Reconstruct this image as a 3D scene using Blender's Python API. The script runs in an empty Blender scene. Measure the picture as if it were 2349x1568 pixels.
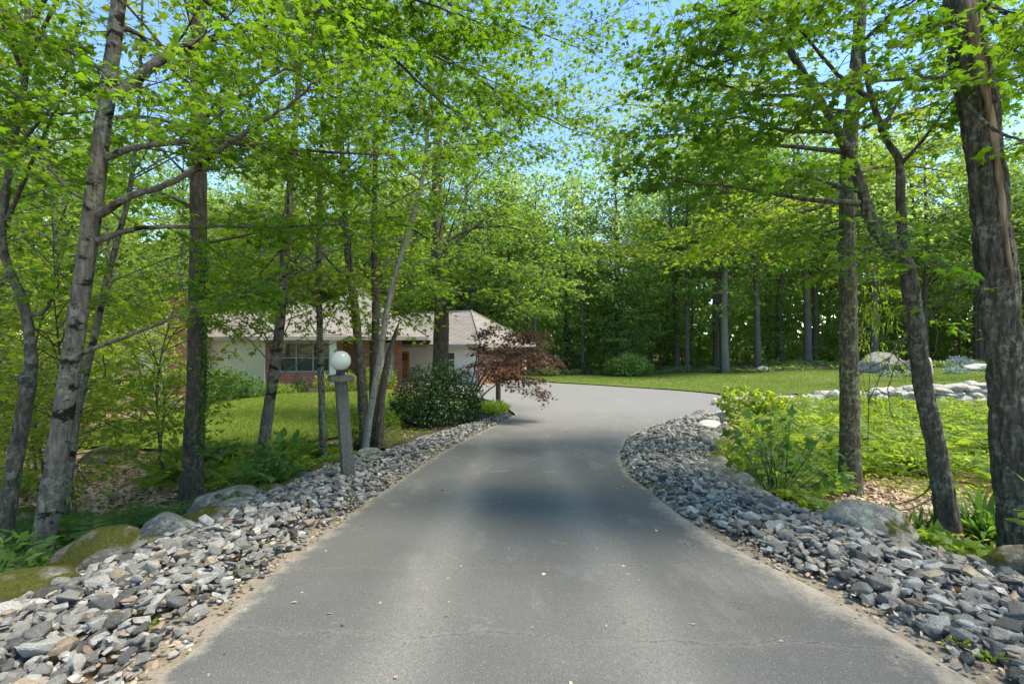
import bpy, bmesh, math, random
import numpy as np
from mathutils import Vector
from mathutils.geometry import delaunay_2d_cdt

sc = bpy.context.scene
C = sc.collection
R = math.radians
rng = np.random.default_rng(7)
random.seed(7)

# ------------------------------------------------------------------ camera, sky, sun, exposure
cam = bpy.data.cameras.new('camera'); cam.lens = 17.0; cam.sensor_width = 36.0
cam.clip_start = 0.05; cam.clip_end = 600
cam_o = bpy.data.objects.new('camera', cam); C.objects.link(cam_o)
cam_o.location = (0, 0, 1.65); cam_o.rotation_euler = (R(90), 0, 0)
sc.camera = cam_o

SUN_EL, SUN_AZ = R(64), R(101)          # azimuth clockwise from +Y towards +X
w = bpy.data.worlds.new('World'); sc.world = w; w.use_nodes = True
wn = w.node_tree; bg = wn.nodes['Background']
sky = wn.nodes.new('ShaderNodeTexSky'); sky.sky_type = 'NISHITA'; sky.sun_disc = False
sky.sun_elevation = SUN_EL; sky.sun_rotation = SUN_AZ
sky.air_density = 1.0; sky.dust_density = 0.0; sky.ozone_density = 3.0
hsv = wn.nodes.new('ShaderNodeHueSaturation'); hsv.inputs['Saturation'].default_value = 1.12
wn.links.new(sky.outputs[0], hsv.inputs['Color']); wn.links.new(hsv.outputs[0], bg.inputs[0]); bg.inputs[1].default_value = 0.13
sun = bpy.data.lights.new('sun', 'SUN'); sun.energy = 2.6; sun.angle = R(18); sun.color = (1.0, 0.95, 0.86)
sun_o = bpy.data.objects.new('sun', sun); C.objects.link(sun_o)
sd = Vector((math.sin(SUN_AZ) * math.cos(SUN_EL), math.cos(SUN_AZ) * math.cos(SUN_EL), math.sin(SUN_EL)))
sun_o.rotation_euler = sd.to_track_quat('Z', 'Y').to_euler(); sun_o.location = (20, 20, 40)
vs = sc.view_settings
vs.view_transform = 'Standard'; vs.look = 'None'; vs.gamma = 1.0; vs.exposure = 1.66
vs.use_white_balance = True; vs.white_balance_temperature = 7500; vs.white_balance_tint = 8
sc.cycles.use_denoising = True
sc.cycles.max_bounces = 7; sc.cycles.diffuse_bounces = 4; sc.cycles.glossy_bounces = 2
sc.cycles.transmission_bounces = 5; sc.cycles.transparent_max_bounces = 6
sc.cycles.caustics_reflective = False; sc.cycles.caustics_refractive = False

# ------------------------------------------------------------------ helpers
def at(u, v, d):
    """a point seen at (u, v) of a 2348 x 1568 picture, d metres ahead"""
    return np.array([(u - 1174) * d / 1109, d, 1.65 - (v - 784) * d / 1109])

def norm(a):
    return a / (np.linalg.norm(a, axis=-1, keepdims=True) + 1e-9)

def _hash(ix, iy, iz):
    n = (ix * 374761393 + iy * 668265263 + iz * 1274126177) & 0xffffffff
    n = ((n ^ (n >> 13)) * 1274126177) & 0xffffffff
    return ((n ^ (n >> 16)) & 0xffffff) / 16777215.0

def vnoise(p):
    p = np.asarray(p, float); i = np.floor(p).astype(np.int64); f = p - i; f = f * f * (3 - 2 * f)
    o = 0
    for dx in (0, 1):
        for dy in (0, 1):
            for dz in (0, 1):
                wgt = (f[..., 0] if dx else 1 - f[..., 0]) * (f[..., 1] if dy else 1 - f[..., 1]) * (f[..., 2] if dz else 1 - f[..., 2])
                o = o + wgt * _hash(i[..., 0] + dx, i[..., 1] + dy, i[..., 2] + dz)
    return o

def fbm(p, octv=4, seed=0.0):
    p = np.asarray(p, float) + seed * 17.31; o = 0; a = 0.5; t = 0
    for k in range(octv):
        o = o + a * vnoise(p); t += a; a *= 0.5; p = p * 2.03 + 11.7
    return o / t

def mk(name, chunks, mat, parent=None, origin=(0, 0, 0), smooth=False):
    """one mesh object out of chunks (verts, faces[n,k], rnd)"""
    vs_, ls, starts, tots, rn = [], [], [], [], []
    vo = lo = 0
    for ch in chunks:
        V, Fc = np.asarray(ch[0], float), np.asarray(ch[1])
        if len(V) == 0 or len(Fc) == 0: continue
        r = ch[2] if len(ch) > 2 and ch[2] is not None else np.zeros(len(V))
        k = Fc.shape[1]
        vs_.append(V); rn.append(np.broadcast_to(r, (len(V),)))
        ls.append((Fc + vo).ravel()); starts.append(lo + np.arange(len(Fc)) * k); tots.append(np.full(len(Fc), k))
        vo += len(V); lo += Fc.size
    V = np.concatenate(vs_) - np.array(origin)
    L = np.concatenate(ls); S = np.concatenate(starts); T = np.concatenate(tots)
    me = bpy.data.meshes.new(name)
    me.vertices.add(len(V)); me.vertices.foreach_set('co', V.ravel().astype(np.float32))
    me.loops.add(len(L)); me.loops.foreach_set('vertex_index', L.astype(np.int32))
    me.polygons.add(len(S)); me.polygons.foreach_set('loop_start', S.astype(np.int32))
    me.polygons.foreach_set('loop_total', T.astype(np.int32))
    a = me.attributes.new('rnd', 'FLOAT', 'POINT'); a.data.foreach_set('value', np.concatenate(rn).astype(np.float32))
    me.update(calc_edges=True)
    me.polygons.foreach_set('use_smooth', np.full(len(S), smooth))
    if mat: me.materials.append(mat)
    o = bpy.data.objects.new(name, me); C.objects.link(o)
    if parent: o.parent = parent
    else: o.location = origin
    return o

def tag(o, label=None, cat=None, group=None, kind=None):
    if label: o['label'] = label
    if cat: o['category'] = cat
    if group: o['group'] = group
    if kind: o['kind'] = kind
    return o

def thing(name, label, cat, loc=(0, 0, 0), group=None):
    o = bpy.data.objects.new(name, None); C.objects.link(o); o.location = tuple(float(q) for q in loc)
    o.empty_display_size = 0.2
    return tag(o, label, cat, group)

def dup(root, loc, rz=0.0, s=1.0, label=None, group=None):
    r = root.copy(); C.objects.link(r); r.location = loc; r.rotation_euler = (0, 0, rz)
    r.scale = (s, s, s) if np.isscalar(s) else s
    if label: r['label'] = label
    if group: r['group'] = group
    for ch in root.children:
        c = ch.copy(); C.objects.link(c); c.parent = r
    return r

def catmull(pts, k=6):
    p = np.asarray(pts, float)
    if len(p) < 3:
        t = np.linspace(0, 1, k + 1)[:, None]; return p[0] * (1 - t) + p[-1] * t
    q = np.vstack([2 * p[0] - p[1], p, 2 * p[-1] - p[-2]]); out = []
    for i in range(1, len(q) - 2):
        t = np.linspace(0, 1, k, endpoint=False)[:, None]
        a, b, c, d = q[i - 1], q[i], q[i + 1], q[i + 2]
        out.append(0.5 * ((2 * b) + (c - a) * t + (2 * a - 5 * b + 4 * c - d) * t * t + (3 * b - a - 3 * c + d) * t ** 3))
    out.append(p[-1:]); return np.vstack(out)

def frames(p):
    tan = norm(np.gradient(p, axis=0)); m = norm(tan.mean(0))
    ref = np.array([1., 0, 0]) if abs(m[0]) < 0.8 else np.array([0, 0, 1.])
    s = norm(np.cross(tan, ref)); b = np.cross(tan, s)
    return tan, s, b

def tube(path, rad, sides=6, rnd=0.0):
    p = np.asarray(path, float); n = len(p); r = np.broadcast_to(np.asarray(rad, float), (n,))
    tan, s, b = frames(p); th = np.arange(sides) * 2 * math.pi / sides
    V = p[:, None] + r[:, None, None] * (np.cos(th)[None, :, None] * s[:, None] + np.sin(th)[None, :, None] * b[:, None])
    i = np.arange(n - 1)[:, None] * sides + np.arange(sides)[None]
    j = np.arange(n - 1)[:, None] * sides + (np.arange(sides)[None] + 1) % sides
    Fq = np.stack([i, j, j + sides, i + sides], -1).reshape(-1, 4)
    return V.reshape(-1, 3), Fq, rnd

def bark_tube(path, rad, sides=40, step=0.05, depth=0.012, fr=14.0, seed=1, flare=0.4, knots=()):
    p = np.asarray(path, float); L = np.r_[0, np.cumsum(np.linalg.norm(np.diff(p, axis=0), axis=1))]
    n = max(8, int(L[-1] / step)); s_ = np.linspace(0, L[-1], n)
    q = np.stack([np.interp(s_, L, p[:, k]) for k in range(3)], 1); r = np.interp(s_, L, rad)
    th = np.arange(sides) * 2 * math.pi / sides
    tan, a, b = frames(q)
    d = np.cos(th)[None, :, None] * a[:, None] + np.sin(th)[None, :, None] * b[:, None]
    lob = 1 + 0.35 * np.sin(th * 4 + seed)[None] * 1.0
    rr = r[:, None] * (1 + flare * np.exp(-s_ / (1.6 * r[0]))[:, None] * lob)
    P0 = q[:, None] + rr[..., None] * d
    w3 = P0 * np.array([fr, fr, fr * 0.16])
    rid = 1 - np.abs(2 * fbm(w3, 3, seed) - 1) * 1.6
    big = fbm(P0 * np.array([4, 4, 1.2]), 2, seed + 3) - 0.5
    disp = -depth * np.clip(rid, 0, 1) ** 2 * 1.3 + big * r[:, None] * 0.16
    disp = disp - depth * .35 * np.clip(fbm(P0 * np.array([fr * 2.2, fr * 2.2, fr * .9]), 2, seed + 8) * 2 - .9, 0, 1)
    V = P0 + disp[..., None] * d
    i = np.arange(n - 1)[:, None] * sides + np.arange(sides)[None]
    j = np.arange(n - 1)[:, None] * sides + (np.arange(sides)[None] + 1) % sides
    Fq = np.stack([i, j, j + sides, i + sides], -1).reshape(-1, 4)
    return V.reshape(-1, 3), Fq, np.repeat(0.0, n * sides)

def bxd(o, u, lu, lw, z0, z1):
    """box from plan point o along unit u (length lu), thickness lw to the back (left of u)"""
    u = np.array(u, float); wv = np.array([-u[1], u[0]])
    o = np.array(o, float); q = [o, o + u * lu, o + u * lu + wv * lw, o + wv * lw]
    V = np.array([[*a, z0] for a in q] + [[*a, z1] for a in q])
    Fq = np.array([[3, 2, 1, 0], [4, 5, 6, 7], [0, 1, 5, 4], [1, 2, 6, 5], [2, 3, 7, 6], [3, 0, 4, 7]])
    return V, Fq, 0.0

MAPLE = np.array([(0, 0), (.36, -.06), (.25, .17), (.56, .40), (.22, .50), (0, 1.0), (-.22, .50), (-.56, .40), (-.25, .17), (-.36, -.06)], float)
OVAL = np.array([(0, 0), (.24, .22), (.27, .5), (0, 1.0), (-.27, .5), (-.24, .22)], float)
DIAM = np.array([(0, 0), (.38, .45), (0, 1.0), (-.38, .45)], float)
LANCE = np.array([(0, 0), (.10, .4), (0, 1.0), (-.10, .4)], float)
def tmpl(t, cup=0.25):
    z = -cup * (t[:, 0] ** 2 * 1.2 + (t[:, 1] - 0.35) ** 2 * 0.8); return np.c_[t, z]
T_MAPLE, T_OVAL, T_DIAM, T_LANCE = tmpl(MAPLE, .45), tmpl(OVAL, .5), tmpl(DIAM, .4), tmpl(LANCE, .8)

def leaves(pos, axis, nrm, size, T=T_MAPLE, rnd=None):
    a = norm(axis); n = nrm - (nrm * a).sum(-1, keepdims=True) * a; n = norm(n); s = np.cross(a, n)
    size = np.broadcast_to(size, (len(pos),))
    cz = rng.uniform(.1, 2.3, (len(pos), 1, 1)) if len(T) > 3 else 1.0; cx = rng.uniform(.72, 1.1, (len(pos), 1, 1))
    V = pos[:, None] + size[:, None, None] * (cx * T[None, :, 0:1] * s[:, None] + T[None, :, 1:2] * a[:, None] + cz * T[None, :, 2:3] * n[:, None])
    k = len(T); r = rng.random(len(pos)) if rnd is None else rnd
    return V.reshape(-1, 3), np.arange(len(pos) * k).reshape(-1, k), np.repeat(r, k)

def rdir(n, up=0.0):
    v = rng.normal(size=(n, 3)); v[:, 2] += up; return norm(v)

# ------------------------------------------------------------------ materials
MAT = {}
def newmat(name):
    m = bpy.data.materials.new(name); m.use_nodes = True; MAT[name] = m
    nt = m.node_tree; p = nt.nodes['Principled BSDF']; p.inputs['Specular IOR Level'].default_value = 0.3
    return m, nt, p

def N(nt, typ, ins=None, **props):
    n = nt.nodes.new('ShaderNode' + typ)
    for k, v in props.items(): setattr(n, k, v)
    for k, v in (ins or {}).items():
        if hasattr(v, 'is_output'): nt.links.new(v, n.inputs[k])
        elif hasattr(v, 'outputs'): nt.links.new(v.outputs[0], n.inputs[k])
        else: n.inputs[k].default_value = v
    return n

def ramp(nt, fac, stops, interp='LINEAR'):
    r = nt.nodes.new('ShaderNodeValToRGB'); r.color_ramp.interpolation = interp
    el = r.color_ramp.elements
    while len(el) > 1: el.remove(el[-1])
    el[0].position = stops[0][0]; el[0].color = (*stops[0][1], 1)
    for p_, c_ in stops[1:]:
        e = el.new(p_); e.color = (*c_, 1)
    nt.links.new(fac if hasattr(fac, 'is_output') else fac.outputs[0], r.inputs[0]); return r

def g3(x): return (x, x, x)
def mix(nt, fac, a, b, blend='MIX'):
    m = nt.nodes.new('ShaderNodeMix'); m.data_type = 'RGBA'; m.blend_type = blend
    for sock, v in ((m.inputs['Factor'], fac), (m.inputs[6], a), (m.inputs[7], b)):
        if hasattr(v, 'is_output'): nt.links.new(v, sock)
        elif hasattr(v, 'outputs'): nt.links.new(v.outputs[0], sock)
        else: sock.default_value = v if not isinstance(v, tuple) or len(v) == 4 else (*v, 1)
    return m.outputs[2]
def math_(nt, op, a, b=0.0, c=0.0, clamp=False):
    m = nt.nodes.new('ShaderNodeMath'); m.operation = op; m.use_clamp = clamp
    for i, v in enumerate((a, b, c)):
        if hasattr(v, 'is_output'): nt.links.new(v, m.inputs[i])
        elif hasattr(v, 'outputs'): nt.links.new(v.outputs[0], m.inputs[i])
        else: m.inputs[i].default_value = v
    return m.outputs[0]
def coords(nt, scale=(1, 1, 1)):
    t = nt.nodes.new('ShaderNodeTexCoord')
    m = N(nt, 'Mapping', {'Vector': t.outputs['Object'], 'Scale': scale}); return m.outputs[0]
def noise(nt, vec, scale, detail=4, rough=0.55):
    return N(nt, 'TexNoise', {'Vector': vec, 'Scale': scale, 'Detail': detail, 'Roughness': rough})
def bump(nt, p, h, strength=0.5, dist=0.01):
    b = N(nt, 'Bump', {'Height': h, 'Strength': strength, 'Distance': dist}); nt.links.new(b.outputs[0], p.inputs['Normal'])

def leafmat(name, d1, d2, t1, t2, tr=0.45, rough=0.45, spec=0.3):
    m, nt, p = newmat(name)
    a = N(nt, 'Attribute', attribute_name='rnd').outputs['Fac']
    oi = N(nt, 'ObjectInfo').outputs['Random']
    v = math_(nt, 'FRACT', math_(nt, 'ADD', a, math_(nt, 'MULTIPLY', oi, 0.25)))
    nt.links.new(mix(nt, v, d1, d2), p.inputs['Base Color'])
    p.inputs['Roughness'].default_value = rough; p.inputs['Specular IOR Level'].default_value = spec
    t = N(nt, 'BsdfTranslucent', {'Color': mix(nt, v, t1, t2)})
    s = N(nt, 'MixShader', {0: tr, 1: p.outputs[0], 2: t.outputs[0]})
    nt.links.new(s.outputs[0], nt.nodes['Material Output'].inputs[0]); return m

leafmat('leaf_maple', (.055, .12, .014), (.09, .165, .02), (.15, .38, .018), (.31, .50, .025), .54)
leafmat('leaf_maple_light', (.08, .14, .016), (.13, .18, .024), (.30, .48, .02), (.50, .60, .035), .56)
leafmat('leaf_mid', (.06, .12, .02), (.10, .16, .026), (.17, .36, .03), (.34, .49, .04), .54)
leafmat('leaf_understory', (.07, .14, .022), (.12, .18, .03), (.40, .58, .03), (.64, .72, .05), .55)
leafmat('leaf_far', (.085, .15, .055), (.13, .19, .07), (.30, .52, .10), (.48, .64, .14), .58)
leafmat('leaf_shrub', (.012, .040, .010), (.035, .075, .016), (.03, .09, .01), (.10, .18, .02), .2, .4, .4)
leafmat('leaf_red', (.07, .036, .028), (.125, .07, .05), (.19, .075, .045), (.33, .17, .10), .42)
leafmat('leaf_fern', (.09, .17, .022), (.14, .22, .035), (.30, .50, .03), (.50, .62, .05), .5)
leafmat('leaf_fern_dark', (.05, .12, .03), (.085, .16, .04), (.14, .34, .04), (.26, .46, .06), .45)
leafmat('leaf_field', (.11, .19, .026), (.17, .24, .042), (.32, .52, .03), (.52, .64, .06), .5)
leafmat('leaf_litter', (.30, .20, .13), (.58, .46, .35), (.16, .09, .05), (.32, .22, .14), .12, .7, .15)
leafmat('leaf_silver', (.22, .32, .26), (.34, .42, .36), (.2, .3, .2), (.3, .4, .3), .2, .8, .1)
leafmat('petal_white', (.75, .75, .72), (.85, .82, .80), (.5, .5, .5), (.6, .6, .6), .3)
leafmat('petal_pink', (.45, .16, .36), (.55, .30, .50), (.4, .1, .3), (.5, .2, .4), .3)
leafmat('petal_blue', (.20, .24, .50), (.32, .36, .60), (.2, .2, .5), (.3, .3, .5), .3)
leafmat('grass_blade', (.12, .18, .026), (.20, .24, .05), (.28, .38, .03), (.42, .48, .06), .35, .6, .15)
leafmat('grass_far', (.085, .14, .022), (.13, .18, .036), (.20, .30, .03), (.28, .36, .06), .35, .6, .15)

def barkmat(name, c0, c1, c2, lichen=(.24, .27, .21), lam=0.35, moss=None, sc_=1.0, white=None):
    m, nt, p = newmat(name); p.inputs['Roughness'].default_value = 0.9; p.inputs['Specular IOR Level'].default_value = 0.15
    v = coords(nt, (1, 1, .22)); v1 = coords(nt)
    n1 = noise(nt, v, 30 * sc_, 5, .65); n2 = noise(nt, v1, 5 * sc_, 4, .6); n3 = noise(nt, v1, 17 * sc_, 4, .7)
    col = ramp(nt, n1, [(.3, c0), (.5, c1), (.72, c2)]).outputs[0]
    col = mix(nt, math_(nt, 'MULTIPLY', ramp(nt, n2, [(.35, g3(0)), (.75, g3(1))]), .5), col, tuple(q * .55 for q in c1))
    if lam:
        k = math_(nt, 'MULTIPLY', ramp(nt, n3, [(.50, g3(0)), (.58, g3(1))]), ramp(nt, noise(nt, v1, 2.6, 3), [(.40, g3(0)), (.56, g3(1))]))
        col = mix(nt, math_(nt, 'MULTIPLY', k, lam), col, lichen)
    if moss:
        vm = coords(nt, (1, 1, 1.6))
        n4 = noise(nt, vm, 4.5, 6, .72)
        col = mix(nt, ramp(nt, n4, [(.545, g3(0)), (.60, g3(1))]), col, moss)
    if white:
        vw = coords(nt, (1, 1, 7)); n5 = noise(nt, vw, 2.6, 4, .7)
        col = mix(nt, ramp(nt, n5, [(.60, g3(0)), (.66, g3(1))]), col, white)
    nt.links.new(col, p.inputs['Base Color']); bump(nt, p, n1, .9, .02); return m
barkmat('bark_grey', (.045, .040, .033), (.12, .110, .093), (.22, .208, .182), lam=.6, moss=(.016, .014, .009))
barkmat('bark_dark', (.028, .024, .020), (.075, .063, .053), (.15, .13, .11), lam=.3)
barkmat('bark_oak', (.024, .021, .017), (.080, .073, .060), (.18, .172, .150), lichen=(.24, .26, .20), lam=.55)
barkmat('bark_moss', (.030, .028, .019), (.085, .080, .058), (.17, .165, .128), lichen=(.25, .27, .15), lam=.75)
barkmat('bark_far', (.04, .036, .032), (.10, .09, .08), (.19, .175, .16), lam=.3)
barkmat('bark_pale', (.07, .063, .055), (.16, .148, .13), (.27, .25, .225), lam=.3)
barkmat('bark_birch', (.13, .12, .105), (.24, .228, .205), (.37, .355, .33), lam=.2, white=(.05, .042, .036))
m, nt, p = newmat('wood_bare'); v = coords(nt, (1, 1, .12)); n1 = noise(nt, v, 26, 5, .6)
nt.links.new(ramp(nt, n1, [(.3, (.06, .04, .028)), (.48, (.20, .135, .09)), (.7, (.36, .28, .20))]).outputs[0], p.inputs['Base Color']); p.inputs['Roughness'].default_value = .85; bump(nt, p, n1, .8, .02)

# stones and boulders
m, nt, p = newmat('crushed_stone'); p.inputs['Roughness'].default_value = .75
a = N(nt, 'Attribute', attribute_name='rnd').outputs['Fac']; oi = N(nt, 'ObjectInfo').outputs['Random']
v = math_(nt, 'FRACT', math_(nt, 'ADD', a, oi))
base = ramp(nt, v, [(0, (.07, .069, .067)), (.12, (.115, .113, .108)), (.26, (.17, .168, .160)), (.42, (.225, .222, .21)), (.58, (.18, .178, .160)), (.70, (.275, .27, .255)), (.84, (.33, .325, .308)), (.90, (.23, .18, .135)), (.94, (.39, .38, .355)), (.965, (.29, .24, .18))], 'CONSTANT').outputs[0]
t = nt.nodes.new('ShaderNodeTexCoord'); off = N(nt, 'VectorMath', {0: t.outputs['Object'], 1: N(nt, 'CombineXYZ', {0: math_(nt, 'MULTIPLY', v, 13.0), 1: math_(nt, 'MULTIPLY', v, 37.0), 2: 0.0}).outputs[0]}, operation='ADD').outputs[0]
n1 = noise(nt, off, 14, 5, .65); vst = N(nt, 'Mapping', {'Vector': off, 'Scale': (1, 1, 5), 'Rotation': (.5, .3, .2)}).outputs[0]; n2 = noise(nt, vst, 16, 3, .6)
col = mix(nt, .7, base, mix(nt, ramp(nt, n1, [(.35, g3(.45)), (.65, g3(1.35))]).outputs[0], g3(0), g3(1)), 'MULTIPLY')
col = mix(nt, 1.0, base, ramp(nt, n2, [(.3, g3(.6)), (.5, g3(1.0)), (.7, g3(1.4))]).outputs[0], 'MULTIPLY')
col = mix(nt, ramp(nt, n1, [(.58, g3(0)), (.72, g3(.45))]).outputs[0], col, (.40, .40, .38))
nt.links.new(col, p.inputs['Base Color']); bump(nt, p, math_(nt, 'ADD', n1, n2), .6, .012)

def bouldermat(name, c0, c1, c2, moss=0.0, lich=.6):
    m, nt, p = newmat(name); p.inputs['Roughness'].default_value = .9; p.inputs['Specular IOR Level'].default_value = .15
    v = coords(nt); n1 = noise(nt, v, 6, 6, .68); n2 = noise(nt, v, 45, 3, .6); n3 = noise(nt, v, 3.2, 4, .6)
    col = ramp(nt, n1, [(.3, c0), (.5, c1), (.7, c2)]).outputs[0]
    col = mix(nt, .5, col, ramp(nt, n2, [(.35, g3(.55)), (.65, g3(1.3))]).outputs[0], 'MULTIPLY')
    col = mix(nt, math_(nt, 'MULTIPLY', ramp(nt, noise(nt, v, 9, 5, .75), [(.53, g3(0)), (.58, g3(1))]), lich), col, (.36, .40, .30))
    if moss:
        ge = N(nt, 'NewGeometry'); up = N(nt, 'SeparateXYZ', {0: ge.outputs['Normal']}).outputs[2]
        k = math_(nt, 'MULTIPLY', ramp(nt, up, [(.15, g3(0)), (.55, g3(1))]), ramp(nt, n3, [(.62 - .3 * moss, g3(0)), (.70 - .3 * moss, g3(1))]))
        mc = ramp(nt, n2, [(.3, (.028, .038, .008)), (.7, (.078, .078, .016))]).outputs[0]
        col = mix(nt, k, col, mc)
    nt.links.new(col, p.inputs['Base Color']); bump(nt, p, math_(nt, 'ADD', n1, math_(nt, 'MULTIPLY', n2, .4)), .7, .03); return m
bouldermat('boulder_mossy', (.07, .065, .055), (.15, .14, .12), (.24, .23, .20), .75, .35)
bouldermat('boulder_grey', (.10, .10, .095), (.19, .185, .17), (.30, .29, .27), .25, .6)
bouldermat('boulder_pale', (.26, .25, .235), (.40, .385, .36), (.56, .54, .51), 0, .1)
bouldermat('boulder_far', (.10, .098, .095), (.20, .195, .19), (.30, .295, .285), 0, .2)
bouldermat('wall_stone', (.26, .235, .20), (.42, .39, .34), (.60, .57, .51), 0, .15)

# ground materials
m, nt, p = newmat('leaf_litter_ground'); p.inputs['Roughness'].default_value = .95; p.inputs['Specular IOR Level'].default_value = .1
v = coords(nt); vo = N(nt, 'TexVoronoi', {'Vector': v, 'Scale': 14.0, 'Randomness': 1.0}); n1 = noise(nt, v, 1.1, 4, .6); n2 = noise(nt, v, 22, 4, .7)
c1 = ramp(nt, N(nt, 'SeparateColor', {0: vo.outputs['Color']}).outputs[0], [(0, (.13, .08, .05)), (.4, (.26, .17, .11)), (.8, (.40, .29, .20)), (1, (.50, .39, .29))]).outputs[0]
c2 = ramp(nt, n2, [(.3, (.07, .05, .035)), (.7, (.20, .145, .10))]).outputs[0]
nt.links.new(mix(nt, ramp(nt, n1, [(.40, g3(0)), (.62, g3(1))]).outputs[0], c2, c1), p.inputs['Base Color']); bump(nt, p, n2, .8, .03)

def grassmat(name, c0, c1, c2):
    m, nt, p = newmat(name); p.inputs['Roughness'].default_value = .9; p.inputs['Specular IOR Level'].default_value = .1
    v = coords(nt); n1 = noise(nt, v, .7, 4, .6); n2 = noise(nt, v, 28, 4, .75); n3 = noise(nt, v, 4, 3, .6)
    col = ramp(nt, n1, [(.3, c0), (.55, c1), (.75, c2)]).outputs[0]
    col = mix(nt, .7, col, ramp(nt, n2, [(.3, g3(.45)), (.7, g3(1.5))]).outputs[0], 'MULTIPLY')
    col = mix(nt, ramp(nt, n3, [(.60, g3(0)), (.76, g3(.6))]).outputs[0], col, (.25, .21, .10))
    nt.links.new(col, p.inputs['Base Color']); bump(nt, p, n2, .9, .04); return m
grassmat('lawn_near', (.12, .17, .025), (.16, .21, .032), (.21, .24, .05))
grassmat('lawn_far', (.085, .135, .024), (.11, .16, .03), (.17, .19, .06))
m, nt, p = newmat('mulch'); v = coords(nt); n1 = noise(nt, v, 30, 5, .7); p.inputs['Roughness'].default_value = .95
nt.links.new(ramp(nt, n1, [(.3, (.020, .014, .011)), (.55, (.075, .055, .045)), (.75, (.20, .16, .14))]).outputs[0], p.inputs['Base Color']); bump(nt, p, n1, 1, .03)
m, nt, p = newmat('sand'); v = coords(nt); n1 = noise(nt, v, 60, 4, .7); n2 = noise(nt, v, 3.5, 4, .6); p.inputs['Roughness'].default_value = .95
c = ramp(nt, n1, [(.3, (.18, .15, .115)), (.7, (.33, .285, .235))]).outputs[0]
c = mix(nt, ramp(nt, n2, [(.52, g3(0)), (.68, g3(.8))]).outputs[0], c, (.15, .13, .055))
nt.links.new(c, p.inputs['Base Color']); bump(nt, p, n1, .6, .01)

m, nt, p = newmat('asphalt')
v = coords(nt); sp = N(nt, 'SeparateXYZ', {0: v}); X, Y = sp.outputs[0], sp.outputs[1]
n_f = noise(nt, v, 160, 3, .75); n_m = noise(nt, v, 45, 4, .7); n_b = noise(nt, v, .55, 5, .6); n_p = noise(nt, coords(nt, (1, .35, 1)), 2.4, 5, .65)
col = ramp(nt, n_b, [(.3, (.098, .098, .096)), (.7, (.142, .141, .137))]).outputs[0]
def track(x0):
    d = math_(nt, 'DIVIDE', math_(nt, 'SUBTRACT', math_(nt, 'ADD', X, math_(nt, 'MULTIPLY', math_(nt, 'SUBTRACT', n_b, .5), .35)), x0), .24)
    return math_(nt, 'POWER', 2.718, math_(nt, 'MULTIPLY', math_(nt, 'MULTIPLY', d, d), -1.0))
tr = math_(nt, 'ADD', track(-.62), track(.78), clamp=True)
fade = N(nt, 'MapRange', {'Value': Y, 1: 6.0, 2: 14.0, 3: 1.0, 4: 0.0}).outputs[0]
tr = math_(nt, 'MULTIPLY', math_(nt, 'MULTIPLY', tr, fade), ramp(nt, n_m, [(.35, g3(.35)), (.65, g3(1))]))
col = mix(nt, math_(nt, 'MULTIPLY', tr, .75), col, (.235, .23, .215))
pad = N(nt, 'MapRange', {'Value': Y, 1: 11.0, 2: 19.0, 3: 0.0, 4: 1.0}).outputs[0]
col = mix(nt, math_(nt, 'MULTIPLY', pad, .75), col, (.205, .202, .198))
col = mix(nt, math_(nt, 'MULTIPLY', ramp(nt, n_p, [(.56, g3(0)), (.70, g3(1))]), .4), col, (.24, .23, .215))
col = mix(nt, math_(nt, 'MULTIPLY', ramp(nt, noise(nt, v, 2.3, 5, .75), [(.62, g3(0)), (.70, g3(1))]), .4), col, (.30, .29, .265))
col = mix(nt, .8, col, ramp(nt, n_f, [(.32, g3(.42)), (.5, g3(1)), (.68, g3(1.7))]).outputs[0], 'MULTIPLY')
agg = N(nt, 'TexVoronoi', {'Vector': v, 'Scale': 75.0}); ac = N(nt, 'SeparateColor', {0: agg.outputs['Color']}).outputs[0]
ak = math_(nt, 'MULTIPLY', math_(nt, 'GREATER_THAN', ac, .89), math_(nt, 'LESS_THAN', agg.outputs['Distance'], .28))
col = mix(nt, math_(nt, 'MULTIPLY', ak, .4), col, (.42, .41, .38))
for y0, sl in ((3.86, -.035), (2.78, .05)):
    wob = math_(nt, 'MULTIPLY', math_(nt, 'SUBTRACT', noise(nt, v, 2.0, 5, .65), .5), .35)
    d = math_(nt, 'ABSOLUTE', math_(nt, 'SUBTRACT', math_(nt, 'ADD', Y, math_(nt, 'ADD', wob, math_(nt, 'MULTIPLY', X, sl))), y0))
    k = math_(nt, 'MULTIPLY', math_(nt, 'LESS_THAN', d, .010), ramp(nt, noise(nt, v, 1.7, 2), [(.36, g3(0)), (.5, g3(1))]))
    col = mix(nt, math_(nt, 'MULTIPLY', k, .5), col, (.045, .045, .043))
    k2 = math_(nt, 'MULTIPLY', N(nt, 'MapRange', {'Value': d, 1: .008, 2: .045, 3: .30, 4: 0.0}).outputs[0], ramp(nt, n_m, [(.4, g3(0)), (.6, g3(1))]))
    col = mix(nt, k2, col, (.30, .28, .25))
ed = N(nt, 'Attribute', attribute_name='rnd').outputs['Fac']
ek = math_(nt, 'ADD', ed, math_(nt, 'MULTIPLY', math_(nt, 'SUBTRACT', noise(nt, v, 5, 5, .7), .5), .9))
ek = math_(nt, 'ADD', ek, math_(nt, 'MULTIPLY', math_(nt, 'SUBTRACT', n_m, .5), .5))
col = mix(nt, ramp(nt, ek, [(.62, g3(0)), (.95, g3(.9))]).outputs[0], col, (.36, .32, .265))
nt.links.new(col, p.inputs['Base Color']); p.inputs['Roughness'].default_value = .82; p.inputs['Specular IOR Level'].default_value = .3
bump(nt, p, math_(nt, 'ADD', n_f, math_(nt, 'MULTIPLY', n_m, .5)), .5, .006)

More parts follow.
